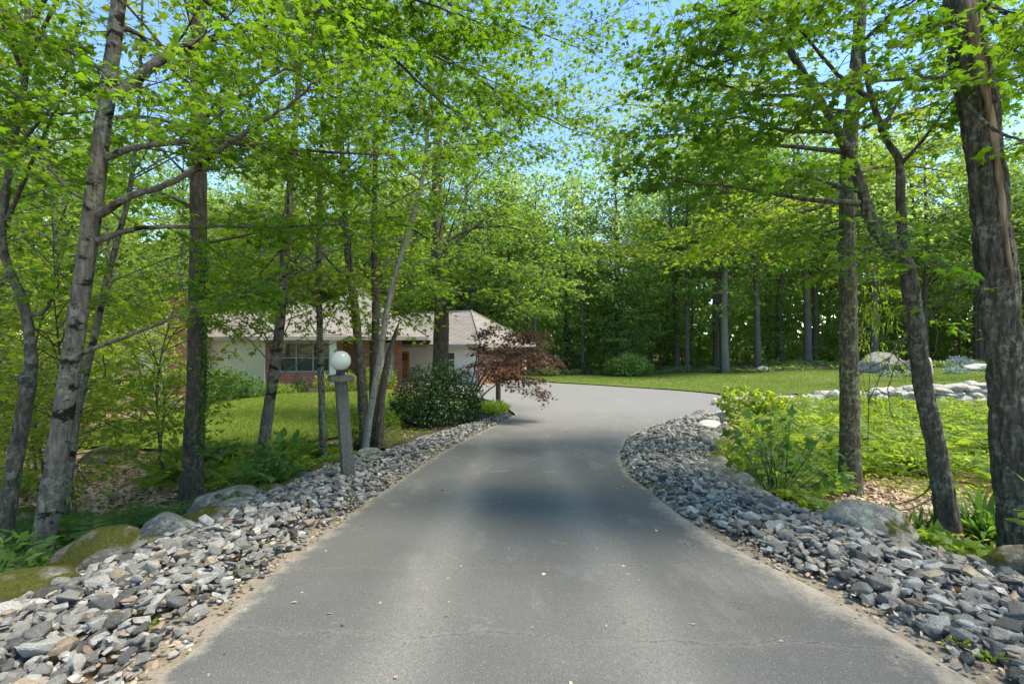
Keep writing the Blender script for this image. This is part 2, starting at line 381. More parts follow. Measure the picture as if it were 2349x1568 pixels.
# house and lamp materials
def plain(name, c, rough=.6, n=0.12, scale=8, spec=.3):
    m, nt, p = newmat(name); v = coords(nt); n1 = noise(nt, v, scale, 4, .6)
    nt.links.new(ramp(nt, n1, [(.3, tuple(q * (1 - n) for q in c)), (.7, tuple(min(1, q * (1 + n)) for q in c))]).outputs[0], p.inputs['Base Color'])
    p.inputs['Roughness'].default_value = rough; p.inputs['Specular IOR Level'].default_value = spec; return m
plain('siding_shade_green', (.52, .53, .38), .6, .05, 2); plain('siding_white', (.70, .69, .63), .6, .05, 2)  # first siding: leaf shade and green reflection painted in as a darker tint
plain('trim_taupe', (.33, .30, .26), .5, .06); plain('trim_grey', (.24, .235, .22), .5, .05); plain('door_orange', (.46, .20, .045), .4, .15, 5)
plain('garage_wood', (.27, .115, .045), .45, .2, 4); plain('door_brown', (.15, .055, .028), .4, .2, 4); plain('concrete', (.34, .33, .31), .9, .15)
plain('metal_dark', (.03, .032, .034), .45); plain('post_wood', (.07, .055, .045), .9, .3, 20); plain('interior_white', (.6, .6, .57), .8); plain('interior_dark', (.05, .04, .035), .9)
m, nt, p = newmat('glass'); p.inputs['Base Color'].default_value = (.05, .06, .055, 1); p.inputs['Roughness'].default_value = .05; p.inputs['Specular IOR Level'].default_value = .6; p.inputs['Alpha'].default_value = .55
m, nt, p = newmat('brick'); t = nt.nodes.new('ShaderNodeTexCoord'); sp = N(nt, 'SeparateXYZ', {0: t.outputs['Object']})
hv = math_(nt, 'ADD', math_(nt, 'MULTIPLY', sp.outputs[0], 1.1), math_(nt, 'MULTIPLY', sp.outputs[1], .75))
bv = N(nt, 'CombineXYZ', {0: hv, 1: sp.outputs[2], 2: 0.0})
br = N(nt, 'TexBrick', {'Vector': bv, 'Scale': 1.0, 'Color1': (.19, .060, .038, 1), 'Color2': (.29, .115, .075, 1), 'Mortar': (.30, .25, .21, 1), 'Mortar Size': .008, 'Bias': 0.0, 'Brick Width': .22, 'Row Height': .075})
nz = noise(nt, t.outputs['Object'], 7, 3)
nt.links.new(mix(nt, .6, br.outputs[0], ramp(nt, nz, [(.3, g3(.5)), (.7, g3(1.35))]).outputs[0], 'MULTIPLY'), p.inputs['Base Color']); p.inputs['Roughness'].default_value = .9; bump(nt, p, br.outputs['Fac'], .5, -.01)
m, nt, p = newmat('shingle'); t = nt.nodes.new('ShaderNodeTexCoord'); sp = N(nt, 'SeparateXYZ', {0: t.outputs['Object']})
bv = N(nt, 'CombineXYZ', {0: math_(nt, 'ADD', sp.outputs[0], math_(nt, 'MULTIPLY', sp.outputs[1], .6)), 1: math_(nt, 'MULTIPLY', sp.outputs[2], 1.9), 2: 0.0})
br = N(nt, 'TexBrick', {'Vector': bv, 'Scale': 1.0, 'Color1': (.22, .195, .175, 1), 'Color2': (.29, .26, .235, 1), 'Mortar': (.13, .11, .10, 1), 'Mortar Size': .014, 'Brick Width': .34, 'Row Height': .15})
nz = noise(nt, t.outputs['Object'], 30, 3); nt.links.new(mix(nt, .6, br.outputs[0], ramp(nt, nz, [(.3, g3(.7)), (.7, g3(1.25))]).outputs[0], 'MULTIPLY'), p.inputs['Base Color']); p.inputs['Roughness'].default_value = .95
m, nt, p = newmat('granite'); v = coords(nt); n1 = noise(nt, v, 90, 3, .7); n2 = noise(nt, v, 7, 4, .6)
c = ramp(nt, n1, [(.30, (.035, .034, .031)), (.5, (.11, .104, .093)), (.7, (.24, .23, .205))]).outputs[0]
nt.links.new(mix(nt, .6, c, ramp(nt, n2, [(.3, g3(.65)), (.7, g3(1.2))]).outputs[0], 'MULTIPLY'), p.inputs['Base Color']); p.inputs['Roughness'].default_value = .85; bump(nt, p, math_(nt, 'ADD', n1, n2), .8, .012)
m, nt, p = newmat('opal_glass'); p.inputs['Base Color'].default_value = (.60, .64, .59, 1); p.inputs['Roughness'].default_value = .12; p.inputs['Specular IOR Level'].default_value = .5
p.inputs['Subsurface Weight'].default_value = .3; p.inputs['Subsurface Radius'].default_value = (.1, .1, .1)

# ------------------------------------------------------------------ terrain
ZY = [-8, 0, 2.4, 4, 7, 10, 14, 18, 22, 29, 40, 60, 140]
ZZ = [.15, .04, -.02, -.18, -.42, -.65, -.86, -1.0, -1.06, -1.08, -1.03, -.7, 0.5]
def zd(y):
    y = np.asarray(y, float); return (np.interp(y - .8, ZY, ZZ) + np.interp(y, ZY, ZZ) + np.interp(y + .8, ZY, ZZ)) / 3
XLY = [-8, 2, 8, 9.4, 10.4, 14, 17, 19, 21, 24.5, 28, 31, 34, 40]
XLX = [-3.4, -3.4, -3.25, -2.8, -2.65, -1.6, -.4, -.5, -.9, -2.5, -5, -6.5, -4, 0]
XRY = [-8, 2, 3.8, 4.7, 6.6, 7.7, 9, 11.8, 15.6, 17, 18.5, 20, 24, 26, 28.6, 32, 34, 40]
XRX = [4.1, 4.0, 3.75, 3.45, 3.25, 3.35, 3.75, 4.9, 6.8, 8.3, 9.6, 10.4, 11.2, 10.2, 7.8, 2.9, 1.2, 0]
CP_F = np.array([(-4.6, 4.6, -.65), (-6, 3, -.6), (-4.6, 2, -.4), (-8, 5, -1.0), (-5.3, 8, -1.05), (-9, 9, -1.3), (-14, 10, -1.6), (-4.5, 9.5, -.95), (-4, 11, -.87), (-6.5, 12, -.95),
    (-9, 12.5, -1.1), (-14, 15, -1.5), (-8, 16, -.88), (-5, 16, -.86), (-3, 14, -.88), (-6, 22, -.88), (-10, 22, -.83), (-13, 25, -.86), (-16, 22, -1.25), (-20, 25, -1.5), (-2.5, 18, -.97),
    (-1.5, 20, -1.03), (-4, 25, -1.0), (-3, 30, -1.07), (-8, 31, -.95), (-20, 35, -1.2), (-30, 20, -1.8), (-30, 40, -1.2), (-40, 10, -2), (-8, 0, -.6), (-8, -5, -.4),
    (4.8, 3, -.4), (5.1, 4.9, -.65), (5.1, 5.6, -.7), (6, 8.5, -1.0), (9, 7, -1.1), (8, 11, -1.15), (12, 10, -1.2), (6, 12, -1.0), (8, 15, -1.0), (12, 15, -1.15), (15, 17, -1.1), (20, 16, -1.0),
    (10.2, 18, -1.02), (7, 1, -.5), (12, 4, -1.1), (30, 12, -1.0), (0, 36, -1.05), (8, 36, -1.0), (-8, 40, -1.0), (0, 60, -.6), (-25, 60, -.8)])
CP_B = np.array([(11.5, 22, -.95), (13, 21, -.8), (12, 24, -.95), (16, 22, -.52), (20, 21, -.15), (25, 20, .1), (10, 27, -1.06), (15, 30, -.8), (22, 32, -.35), (30, 30, -.05), (15, 38, -.75), (25, 40, -.2), (20, 60, 0), (40, 40, .3),
    (0, 36, -1.05), (8, 36, -1.0), (5, 32, -1.07), (-8, 40, -1.0), (0, 60, -.6), (-25, 60, -.8)])
def idw(x, y, cp):
    num = den = 0
    for a, b, c in cp:
        wgt = 1.0 / ((x - a) ** 2 + (y - b) ** 2 + .6) ** 1.6; num = num + wgt * c; den = den + wgt
    return num / den
def wall_y(x): return np.interp(x, [9.8, 12, 16, 20, 26, 60], [20.6, 20.2, 19.4, 18.8, 18.2, 16])
def H(x, y):
    x, y = np.broadcast_arrays(np.asarray(x, float), np.asarray(y, float))
    d = np.maximum(np.maximum(np.interp(y, XLY, XLX) - x, x - np.interp(y, XRY, XRX)), 0)
    wq = np.clip(d / 1.1, 0, 1); wq = wq * wq * (3 - 2 * wq)
    bk = (x > 9.6) & (y > wall_y(x)) | (y > 33)
    T = np.where(bk, idw(x, y, CP_B), idw(x, y, CP_F))
    far = np.clip((np.hypot(x, y - 20) - 45) / 60, 0, 1); T = T + far * 2.5
    return zd(y) * (1 - wq) + T * wq
def Hs(x, y): return float(H(np.array([x]), np.array([y]))[0])
def gpt(x, y, dz=0.0): return np.array([x, y, Hs(x, y) + dz])

gx = np.unique(np.r_[np.arange(-130, -24, 6.0), np.arange(-24, 26, .3), np.arange(26, 130, 6.0)])
gy = np.unique(np.r_[-25, -15, np.arange(-8, 24, .3), np.arange(24, 50, .8), np.arange(50, 160, 6.0)])
GX, GY = np.meshgrid(gx, gy); gz = H(GX, GY)
dd = np.maximum(np.maximum(np.interp(GY, XLY, XLX) - GX, GX - np.interp(GY, XRY, XRX)), 0)
gz = gz - np.where(dd < .05, .06, 0.0) - .07 * fbm(np.stack([GX * 1.3, GY * 1.3, GX * 0], -1), 3)
V = np.stack([GX, GY, gz], -1).reshape(-1, 3); nx = len(gx)
i = (np.arange(len(gy) - 1)[:, None] * nx + np.arange(nx - 1)[None]).ravel()
tag(mk('ground', [(V, np.stack([i, i + 1, i + nx + 1, i + nx], -1), None)], MAT['leaf_litter_ground'], smooth=True), 'brown leaf-litter woodland floor on both sides of the driveway', kind='structure')

def in_poly(px, py, poly):
    inside = np.zeros(px.shape, bool); n = len(poly)
    for k in range(n):
        x1, y1 = poly[k]; x2, y2 = poly[(k + 1) % n]
        c = ((y1 > py) != (y2 > py)) & (px < (x2 - x1) * (py - y1) / (y2 - y1 + 1e-12) + x1); inside ^= c
    return inside
def edge_dist(px, py, poly):
    d = np.full(px.shape, 1e9); n = len(poly)
    for k in range(n):
        a, b = np.array(poly[k]), np.array(poly[(k + 1) % n]); ab = b - a
        t = np.clip(((px - a[0]) * ab[0] + (py - a[1]) * ab[1]) / (ab @ ab + 1e-12), 0, 1)
        d = np.minimum(d, np.hypot(px - a[0] - t * ab[0], py - a[1] - t * ab[1]))
    return d
def sheet(name, poly, step, zf, mat, attr=None, parent=None, wob=0.0):
    pl = catmull([(*q, 0) for q in poly + [poly[0]]], 8)[:-1, :2]
    if wob:
        pl = pl + (np.stack([fbm(np.c_[pl * 2.2, pl[:, :1] * 0], 3, 1), fbm(np.c_[pl * 2.2, pl[:, :1] * 0], 3, 5)], 1) - .5) * wob
    x0, y0 = pl.min(0); x1, y1 = pl.max(0)
    X, Y = np.meshgrid(np.arange(x0, x1, step), np.arange(y0, y1, step)); X = X.ravel(); Y = Y.ravel()
    k = in_poly(X, Y, pl); X, Y = X[k], Y[k]; k = edge_dist(X, Y, pl) > step * .35; X, Y = X[k], Y[k]
    pts = [Vector(q) for q in pl] + [Vector((a, b)) for a, b in zip(X, Y)]; n = len(pl)
    vo, _, fo, *_ = delaunay_2d_cdt(pts, [(q, (q + 1) % n) for q in range(n)], [], 1, 1e-5)
    P2 = np.array([[q.x, q.y] for q in vo]); tri = np.array([f for f in fo if len(f) == 3])
    V = np.c_[P2, zf(P2[:, 0], P2[:, 1])]
    return mk(name, [(V, tri, attr(P2[:, 0], P2[:, 1], pl) if attr else None)], mat, parent, smooth=True), pl

DL = [(-1.78, -6), (-1.75, 0), (-1.74, 2.4), (-1.82, 3.6), (-1.78, 5), (-1.74, 6.2), (-1.62, 7.7), (-1.4, 10.1), (-.9, 12.8), (0, 16.6), (.12, 17.4), (-.1, 19), (-.5, 21), (-2.1, 24.5), (-4, 27), (-5.2, 29.4), (-5, 33.5), (1.2, 34.4)]
DR = [(2.2, 32.3), (4.8, 30.5), (7.1, 28.7), (9.3, 26.7), (10.4, 25), (10.5, 23.7), (9.5, 20.4), (8.6, 18.7), (6.8, 17), (5.1, 15.6), (3.74, 13.6), (2.8, 11.8), (2.3, 10.2), (1.98, 8.8), (1.84, 7.65), (1.85, 6.7), (1.87, 5.3), (1.97, 4.25), (2.12, 3.6), (2.22, 2.9), (2.28, 2.2), (2.5, 0), (2.8, -6)]
def drive_attr(x, y, pl):
    d = edge_dist(x, y, pl); a = np.clip(1 - d / .42, 0, 1) * .8
    a = np.where((x > 0) & (y < 6), np.clip(1 - d / .65, 0, 1) * .95, a); return np.where(y > 20, a * .5, a)
drive, DPL = sheet('driveway', DL + DR, .16, lambda x, y: zd(y) + .022, MAT['asphalt'], drive_attr)
tag(drive, 'grey asphalt driveway with faded tyre tracks widening into a parking area', kind='structure')
dlx = lambda y: np.interp(y, [q[1] for q in DL[:10]], [q[0] for q in DL[:10]])
drq = sorted([(q[1], q[0]) for q in DR if q[1] < 21]); drx = lambda y: np.interp(y, [q[0] for q in drq], [q[1] for q in drq])
ys = np.linspace(-2, 17.2, 40)
vl = [(dlx(q) + .1, q) for q in ys] + [(dlx(q) - .38, q) for q in ys[::-1]]
vr = [(drx(q) - .1, q) for q in np.linspace(-2, 19, 40)] + [(drx(q) + .5, q) for q in np.linspace(19, -2, 40)]
s1, _ = sheet('sand_verge', vl, .2, lambda x, y: zd(y) + .012, MAT['sand'], wob=.15); tag(s1, 'strip of pale sand along the driveway edge by the lamp post', kind='structure')
s2, _ = sheet('sand_verge', vr, .2, lambda x, y: zd(y) + .012, MAT['sand'], wob=.15); tag(s2, 'strip of pale sand along the inner bend of the driveway', kind='structure')

LAWN = [(-9.3, 12.3), (-7.5, 12.0), (-6, 12.05), (-5, 12.6), (-4.2, 13.8), (-3.6, 15.8), (-3.1, 17.6), (-2.6, 19), (-1.8, 20.6), (-2.9, 23.2), (-4.6, 25), (-6.5, 25.6), (-8.5, 24.4), (-10.5, 23.2), (-12.4, 21.4), (-14, 19), (-14.5, 16), (-12, 13.3)]
lw, LPL = sheet('lawn', LAWN, .35, lambda x, y: H(x, y) + .04, MAT['lawn_near']); tag(lw, 'sunlit mown lawn sloping down from the house', kind='structure')
BED = [(-14.6, 20.4), (-12.9, 22.0), (-10.8, 23.9), (-8.6, 25.2), (-6.6, 26.2), (-6.6, 28.2), (-10, 27.2), (-13.6, 26.6), (-16.4, 26), (-16.5, 21)]
b1, BPL = sheet('mulch_bed', BED, .35, lambda x, y: H(x, y) + .025, MAT['mulch']); tag(b1, 'dark mulch bed between lawn and brick house wall', kind='structure')
BED2 = [(-3.9, 12.2), (-3.6, 14), (-3.1, 16), (-2.6, 17.8), (-1.9, 20), (-1.0, 20.6), (-.6, 19), (-.35, 17.3), (-1.4, 13.9), (-2.3, 11.2), (-3.3, 10.8)]
b2, B2PL = sheet('mulch_bed', BED2, .3, lambda x, y: H(x, y) + .03, MAT['mulch']); tag(b2, 'dark mulch bed under the dense evergreen shrub', kind='structure')
FAR = [(1.0, 34.6), (2.9, 32.4), (5.1, 30.7), (7.4, 29), (9.6, 27), (10.8, 25.2), (10.9, 23.9), (13.6, 23.2), (12.6, 21.2), (16, 20), (20, 19.4), (26, 18.8), (34, 19), (34, 30), (26, 33), (20, 35), (14, 37), (6, 38), (-1, 38.6), (-5, 38.5), (-3, 36)]
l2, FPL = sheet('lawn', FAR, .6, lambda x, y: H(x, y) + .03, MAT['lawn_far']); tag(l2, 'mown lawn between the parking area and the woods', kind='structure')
walk, _ = sheet('brick_walk', [(-7.6, 25.7), (-5.2, 25.6), (-4.4, 26.8), (-5.6, 29), (-7.4, 31), (-8.6, 30), (-7.6, 27.8)], .4, lambda x, y: H(x, y) + .05, MAT['brick']); tag(walk, 'red brick path at the side door', kind='structure')

def scatter(poly, n):
    pl = np.asarray(poly); x0, y0 = pl.min(0); x1, y1 = pl.max(0)
    X = rng.uniform(x0, x1, n * 4); Y = rng.uniform(y0, y1, n * 4); k = in_poly(X, Y, pl); return X[k][:n], Y[k][:n]
def blades(X, Y, h, mat, name, parent, kind='stuff', wdt=.10, dz=.03, lean=.5):
    n = len(X); pos = np.c_[X, Y, H(X, Y) + dz]; ax = np.c_[rng.normal(0, lean, (n, 2)), np.ones(n)]
    o = mk(name, [leaves(pos, ax, rdir(n), h * rng.uniform(.6, 1.3, n), np.array([(-wdt, 0, 0), (wdt, 0, 0), (0, 1, 0)], float))], mat, parent); o['kind'] = kind; return o
X, Y = scatter(LPL, 50000); blades(X, Y, .075, MAT['grass_blade'], 'grass', lw, wdt=.12)
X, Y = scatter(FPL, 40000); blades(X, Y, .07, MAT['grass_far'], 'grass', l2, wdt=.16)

# ------------------------------------------------------------------ the house
A_ = np.array((-.839, .545)); B_ = np.array((.545, .839)); U_ = np.array((.990, .139)); NU = np.array((-.139, .990))
G0 = np.array((-2.06, 30.5)); C0 = np.array((-13.3, 26.0))
house = thing('house', 'low ranch house with brick front, pale siding and hipped shingle roof', 'house', (*C0, -.9))
HO = (*C0, -.9)
def hp(name, chunks, mat, parent=None, smooth=False):
    if parent is None: return mk(name, chunks, mat, house, HO, smooth)
    return mk(name, chunks, mat, parent, HO, smooth)
def wall(a, b, z0, z1, mat, name='wall', th=.2):
    a, b = np.array(a), np.array(b); u = norm(b - a); return hp(name, [bxd(a, u, np.linalg.norm(b - a), th, z0, z1)], mat)
def clap(a, b, z0, z1, mat, gaps=()):
    """clapboards on the outer (right-hand) face of a wall running a -> b"""
    a, b = np.array(a), np.array(b); L = np.linalg.norm(b - a); u = (b - a) / L; o = np.array([u[1], -u[0]])
    ch = []; z = z0; ex = .115
    while z < z1 - .02:
        zt = min(z + ex, z1)
        segs = [(0.0, L)]
        for g0_, g1_, h0, h1 in gaps:
            if h0 < z + ex * .5 < h1:
                segs = [q for sgm in segs for q in ((sgm[0], min(sgm[1], g0_)), (max(sgm[0], g1_), sgm[1])) if q[1] - q[0] > .03]
        for s0, s1_ in segs:
            p0, p1 = a + u * s0, a + u * s1_
            V = np.array([[*(p0 + o * .036), z], [*(p1 + o * .036), z], [*(p1 + o * .006), zt], [*(p0 + o * .006), zt], [*p0, z], [*p1, z]])
            ch.append((V, np.array([[0, 1, 2, 3], [4, 5, 1, 0]]), 0.0))
        z += ex
    o_ = hp('siding', ch, mat); o_['kind'] = 'stuff'; return o_
def window(a, u, s0, s1_, z0, z1, cols=2, split=.55, mat='trim_grey', proud=.05):
    a = np.array(a); u = np.array(u); o = np.array([u[1], -u[0]]); fr = []
    base = a + o * proud; t = .07
    fr.append(bxd(base + u * s0, u, s1_ - s0, .09, z0 - .05, z0 + t)); fr.append(bxd(base + u * s0, u, s1_ - s0, .09, z1 - t, z1))
    wv = (s1_ - s0) / cols
    for k in range(cols + 1):
        x = s0 + k * wv - (t / 2 if 0 < k < cols else (0 if k == 0 else t)); fr.append(bxd(base + o * .003 + u * x, u, t, .09, z0 + .002, z1 - .002))
    zs = z0 + (z1 - z0) * split
    for k in range(cols):
        fr.append(bxd(base + o * .001 + u * (s0 + k * wv + t * .4), u, wv - t * .8, .085, zs - .03, zs + .03))
    w_ = hp('window', fr, MAT[mat])
    hp('sill', [bxd(base + o * .04 + u * (s0 - .04), u, s1_ - s0 + .08, .1, z0 - .11, z0 - .052)], MAT[mat], w_)
    for k in range(cols):
        for (q0, q1) in ((z0 + t, zs - .03), (zs + .03, z1 - t)):
            hp('pane', [bxd(base - o * .03 + u * (s0 + k * wv + t * .5), u, wv - t, .01, q0, q1)], MAT['glass'], w_)
    return w_
def hip(o, u, lu, lw_, z, rise, over=.5, mat='shingle'):
    o = np.array(o, float); u = np.array(u, float); wv = np.array([-u[1], u[0]])
    o = o - u * over - wv * over; lu += 2 * over; lw_ += 2 * over; h = lw_ / 2
    e = [o, o + u * lu, o + u * lu + wv * lw_, o + wv * lw_]; r0, r1 = o + wv * h + u * h, o + wv * h + u * (lu - h)
    V = np.array([[*q, z] for q in e] + [[*r0, z + rise], [*r1, z + rise]] + [[*q, z - .03] for q in e])
    rf = hp('roof', [(V, np.array([[0, 1, 5, 4], [2, 3, 4, 5]]), 0.), (V, np.array([[1, 2, 5], [3, 0, 4]]), 0.), (V, np.array([[6, 9, 8, 7]]), 0.)], MAT[mat])
    fa = []
    for k in range(4):
        a, b = e[k], e[(k + 1) % 4]; L = np.linalg.norm(b - a); uu = (b - a) / L
        fa.append(bxd(a - uu * .004, uu, L + .008 * (k % 2), .03, z - .2, z - .006))
    hp('fascia', fa, MAT['trim_taupe'], rf)
    rc = [np.r_[e[0], z + .02], np.r_[r0, z + rise + .02], np.r_[r1, z + rise + .02], np.r_[e[1], z + .02]]
    hp('ridge_cap', [tube(rc, .06, 6), tube([rc[1], np.r_[e[3], z + .02]], .06, 6), tube([rc[2], np.r_[e[2], z + .02]], .06, 6)], MAT['shingle'], rf)
    hp('soffit', [(np.array([[*q, z - .12] for q in e]), np.array([[3, 2, 1, 0]]), 0.)], MAT['trim_taupe'], rf)
    return rf
ZB = -.86
# main block: brick front with windows, recessed entry
def S(s, d=0.0): return C0 + U_ * s + NU * d
EV = 1.95
wall(S(0), S(.72), ZB - .2, EV - .12, MAT['brick']); wall(S(.72), S(3.35), ZB - .2, .0, MAT['brick']); wall(S(.72), S(3.35), 1.62, EV - .12, MAT['trim_taupe'])
wall(S(3.35), S(3.7), ZB - .2, EV - .12, MAT['siding_white'])
window(S(0), U_, .72, 3.35, .02, 1.62, 3, .48, proud=-.06)
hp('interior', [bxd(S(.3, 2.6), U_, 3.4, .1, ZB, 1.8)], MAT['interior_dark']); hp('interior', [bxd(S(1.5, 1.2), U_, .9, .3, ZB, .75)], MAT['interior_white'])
hp('interior', [bxd(S(.8, .6), U_, .5, .2, ZB, .6)], MAT['interior_white']); hp('interior', [bxd(S(2.3, 1.5), U_, .6, .1, ZB, 1.7)], MAT['door_brown'])
wall(S(3.7, 1.2), S(4.7, 1.2), ZB - .2, EV - .12, MAT['brick']); wall(S(3.7, 1.2), S(3.72, 0.2), ZB - .2, EV - .12, MAT['brick'])
wall(S(5.55, 1.2), S(6.1, 1.2), ZB - .2, EV - .12, MAT['siding_white']); wall(S(4.7, 1.25), S(5.55, 1.25), 1.32, EV - .12, MAT['brick'])
dr = hp('door', [bxd(S(4.72, 1.16), U_, .40, .05, ZB + .1, 1.30), bxd(S(5.14, 1.16), U_, .40, .05, ZB + .1, 1.30)], MAT['door_brown'])
for q in (4.72, 5.14):
    for z0 in (ZB + .3, .2):
        hp('panel', [bxd(S(q + .07, 1.145), U_, .26, .02, z0, z0 + .8)], MAT['door_brown'], dr)
hp('handle', [tube([np.r_[S(5.09, 1.12), .05], np.r_[S(5.09, 1.12), .22]], .014, 6)], MAT['metal_dark'], dr)
hp('step', [bxd(S(3.9, .3), U_, 2.4, .85, ZB - .2, ZB + .08)], MAT['brick'])
for px, py in ((-8.55, 27.3), (-6.95, 28.5)): hp('pillar', [bxd((px, py), U_, .42, .42, -1.15, 1.72)], MAT['brick'])
wall(S(6.1, 3.0), (-8.4, 34.5), ZB - .2, 1.6, MAT['siding_white']); clap(S(6.1, 2.98), (-8.4, 34.48), ZB, 1.55, MAT['siding_white'])
# angled wing left of the brick corner, green shade put into its siding colour
LW = C0 + A_ * 6.2
wall(LW, C0, ZB - 1.1, EV - .12, MAT['siding_shade_green']); clap(LW, C0 + A_ * .06, ZB - .05, EV - .14, MAT['siding_shade_green'])
clap(LW, C0 + A_ * 1.0, ZB - .6, ZB - .05, MAT['siding_shade_green'])
hp('foundation', [bxd(C0 + A_ * 1.0 - B_ * .015, -A_, 1.0, .2, ZB - .6, ZB - .06)], MAT['concrete'])
hp('corner_board', [bxd(C0 + A_ * .06 - B_ * .035, -A_, .09, .05, ZB - .05, EV - .14)], MAT['siding_shade_green'])
vt = C0 + A_ * 1.25 - B_ * .1
hp('vent', [bxd(vt, -A_, .16, .09, -.42, -.26), bxd(vt - A_ * .03 - B_ * .05, -A_, .1, .05, -.4, -.33)], MAT['siding_white'])
# garage block
EG = 1.5
GA = G0 + A_ * 9.4
wall(GA, G0, -1.3, EG - .1, MAT['siding_white']); clap(GA, G0 + A_ * .1, -1.0, EG - .12, MAT['siding_white'], [(9.4 - 6.95, 9.4 - 6.05, -2, 1.05), (9.4 - 2.9, 9.4 - 1.9, -.1, 1.0)])
window(G0 + A_ * 2.9, -A_, 0.02, .98, -.05, 1.0, 1, .5, 'siding_white')
d2 = hp('door', [bxd(G0 + A_ * 6.9 - B_ * .03, -A_, .82, .05, -.95, .98)], MAT['door_orange'])
hp('door_trim', [bxd(G0 + A_ * 7.02 - B_ * .04, -A_, .1, .06, -.98, 1.08), bxd(G0 + A_ * 6.07 - B_ * .04, -A_, .1, .06, -.98, 1.08), bxd(G0 + A_ * 6.92 - B_ * .04, -A_, .85, .06, .985, 1.08)], MAT['siding_white'], d2)
hp('pane', [bxd(G0 + A_ * 6.75 - B_ * .045, -A_, .52, .03, .35, .82)], MAT['glass'], d2)
for q in (6.52, 6.70): hp('panel', [bxd(G0 + A_ * (q - .02 + .06) - B_ * .042, -A_, .02, .02, .36, .81)], MAT['door_orange'], d2)
for q in (6.78, 6.42): hp('panel', [bxd(G0 + A_ * q - B_ * .045, -A_, .3, .02, -.75, .22)], MAT['door_orange'], d2)
hp('pillar', [bxd(G0 - A_ * .02 - B_ * .02, B_, .75, .3, -1.25, EG - .15)], MAT['brick']); hp('pillar', [bxd(G0 + B_ * 4.95, B_, .77, .3, -1.25, EG - .15)], MAT['brick'])
wall(G0 + B_ * .73, G0 + B_ * 4.95, 1.12, EG - .15, MAT['siding_white'])
gd = hp('garage_door', [bxd(G0 + B_ * .73 + A_ * .1, B_, 4.22, .06, -1.1, 1.12)], MAT['garage_wood'])
for r_ in range(4):
    for c_ in range(6):
        hp('panel', [bxd(G0 + B_ * (.80 + c_ * .69) + A_ * .085, B_, .6, .03, -1.02 + r_ * .54, -.56 + r_ * .54)], MAT['garage_wood'] if r_ < 3 else MAT['glass'], gd)
wall(G0 + B_ * 5.7, G0 + B_ * 5.7 + A_ * 7.6, -1.2, EG - .1, MAT['siding_white'])
for q, qz in ((G0 + B_ * .35 - A_ * .12, .62),):
    hp('wall_lamp', [tube([[*q, qz - .12], [*q, qz + .12]], .05, 8)], MAT['metal_dark'])
hip(G0, B_, 5.7, 7.6, EG, 2.35) if False else None
# garage hip roof: ridge along A_
def hip_ab(o, ua, la, ub, lb, z, rise, over=.5):
    # build with u = -ua so that the left-hand side is ub
    start = np.array(o) + np.array(ua) * la
    return hip(start, -np.array(ua), la, lb, z, rise, over)
hip_ab(G0, A_, 11.5, B_, 5.7, EG, 2.35)
hip(S(0.0), U_, 8.2, 8.6, EV, 3.1)
hip_ab(C0, A_, 6.4, B_, 7.0, EV - .01, 2.6)
# entry gable with a rusty finial edge and the far-left wing with chimney
ge_ = np.array((-8.0, 28.2))
V = np.array([[*(ge_ - U_ * 1.0), 1.95], [*(ge_ + U_ * 1.0), 1.95], [*ge_, 2.85], [*(ge_ - U_ * 1.0 + NU * 3.5), 1.95], [*(ge_ + U_ * 1.0 + NU * 3.5), 1.95], [*(ge_ + NU * 3.5), 2.85]])
hp('entry_gable', [(V, np.array([[0, 1, 2]]), 0.), (V, np.array([[0, 2, 5, 3], [2, 1, 4, 5]]), 0.)], MAT['shingle'])
wall((-23.5, 30.6), (-17.5, 30.0), -1.9, 1.8, MAT['siding_white']); clap((-23.5, 30.58), (-17.5, 29.98), -1.6, 1.75, MAT['siding_white'])
window((-23.5, 30.58), norm(np.array((6, -.6))), 1.0, 3.0, -.2, 1.2, 2, .5)
hip((-24, 30.2), norm(np.array((6, -.6))), 7.5, 7, 1.85, 2.4)
ch = hp('chimney', [bxd((-19.9, 27.9), (1, 0), 1.25, .9, -1.6, 4.7)], MAT['brick']); hp('cap', [bxd((-19.97, 27.83), (1, 0), 1.39, 1.04, 4.7, 4.85)], MAT['concrete'], ch)

# ------------------------------------------------------------------ granite lamp post with globe
lb_ = gpt(-2.36, 7.05, 0)
lamp = thing('lamp_post', 'leaning square granite post with white glass globe on a flat cap', 'lamp post', lb_)
def frustum(z0, z1, h0, h1, c0, c1, rot, mat, name, bev=.012):
    me = bmesh.new(); vsx = []
    for z, h, c in ((z0, h0, c0), (z1, h1, c1)):
        for sx, sy in ((-1, -1), (1, -1), (1, 1), (-1, 1)):
            x, y = sx * h, sy * h; vsx.append(me.verts.new((c[0] + x * math.cos(rot) - y * math.sin(rot), c[1] + x * math.sin(rot) + y * math.cos(rot), z)))
    for f in ((3, 2, 1, 0), (4, 5, 6, 7), (0, 1, 5, 4), (1, 2, 6, 5), (2, 3, 7, 6), (3, 0, 4, 7)): me.faces.new([vsx[k] for k in f])
    bmesh.ops.bevel(me, geom=me.edges[:], offset=bev, segments=2, affect='EDGES')
    bmesh.ops.subdivide_edges(me, edges=[e for e in me.edges if e.calc_length() > .12], cuts=4, use_grid_fill=True)
    for v_ in me.verts:
        k = (fbm(np.array([[v_.co.x * 14, v_.co.y * 14, v_.co.z * 14]]), 3)[0] - .5) * .016
        d = Vector((v_.co.x - (c0[0] + c1[0]) / 2, v_.co.y - (c0[1] + c1[1]) / 2, 0)); v_.co += d.normalized() * k if d.length > .01 else d
    m_ = bpy.data.meshes.new(name); me.to_mesh(m_); me.free(); m_.materials.append(mat)
    o = bpy.data.objects.new(name, m_); C.objects.link(o); o.parent = lamp; return o
RT = R(28)
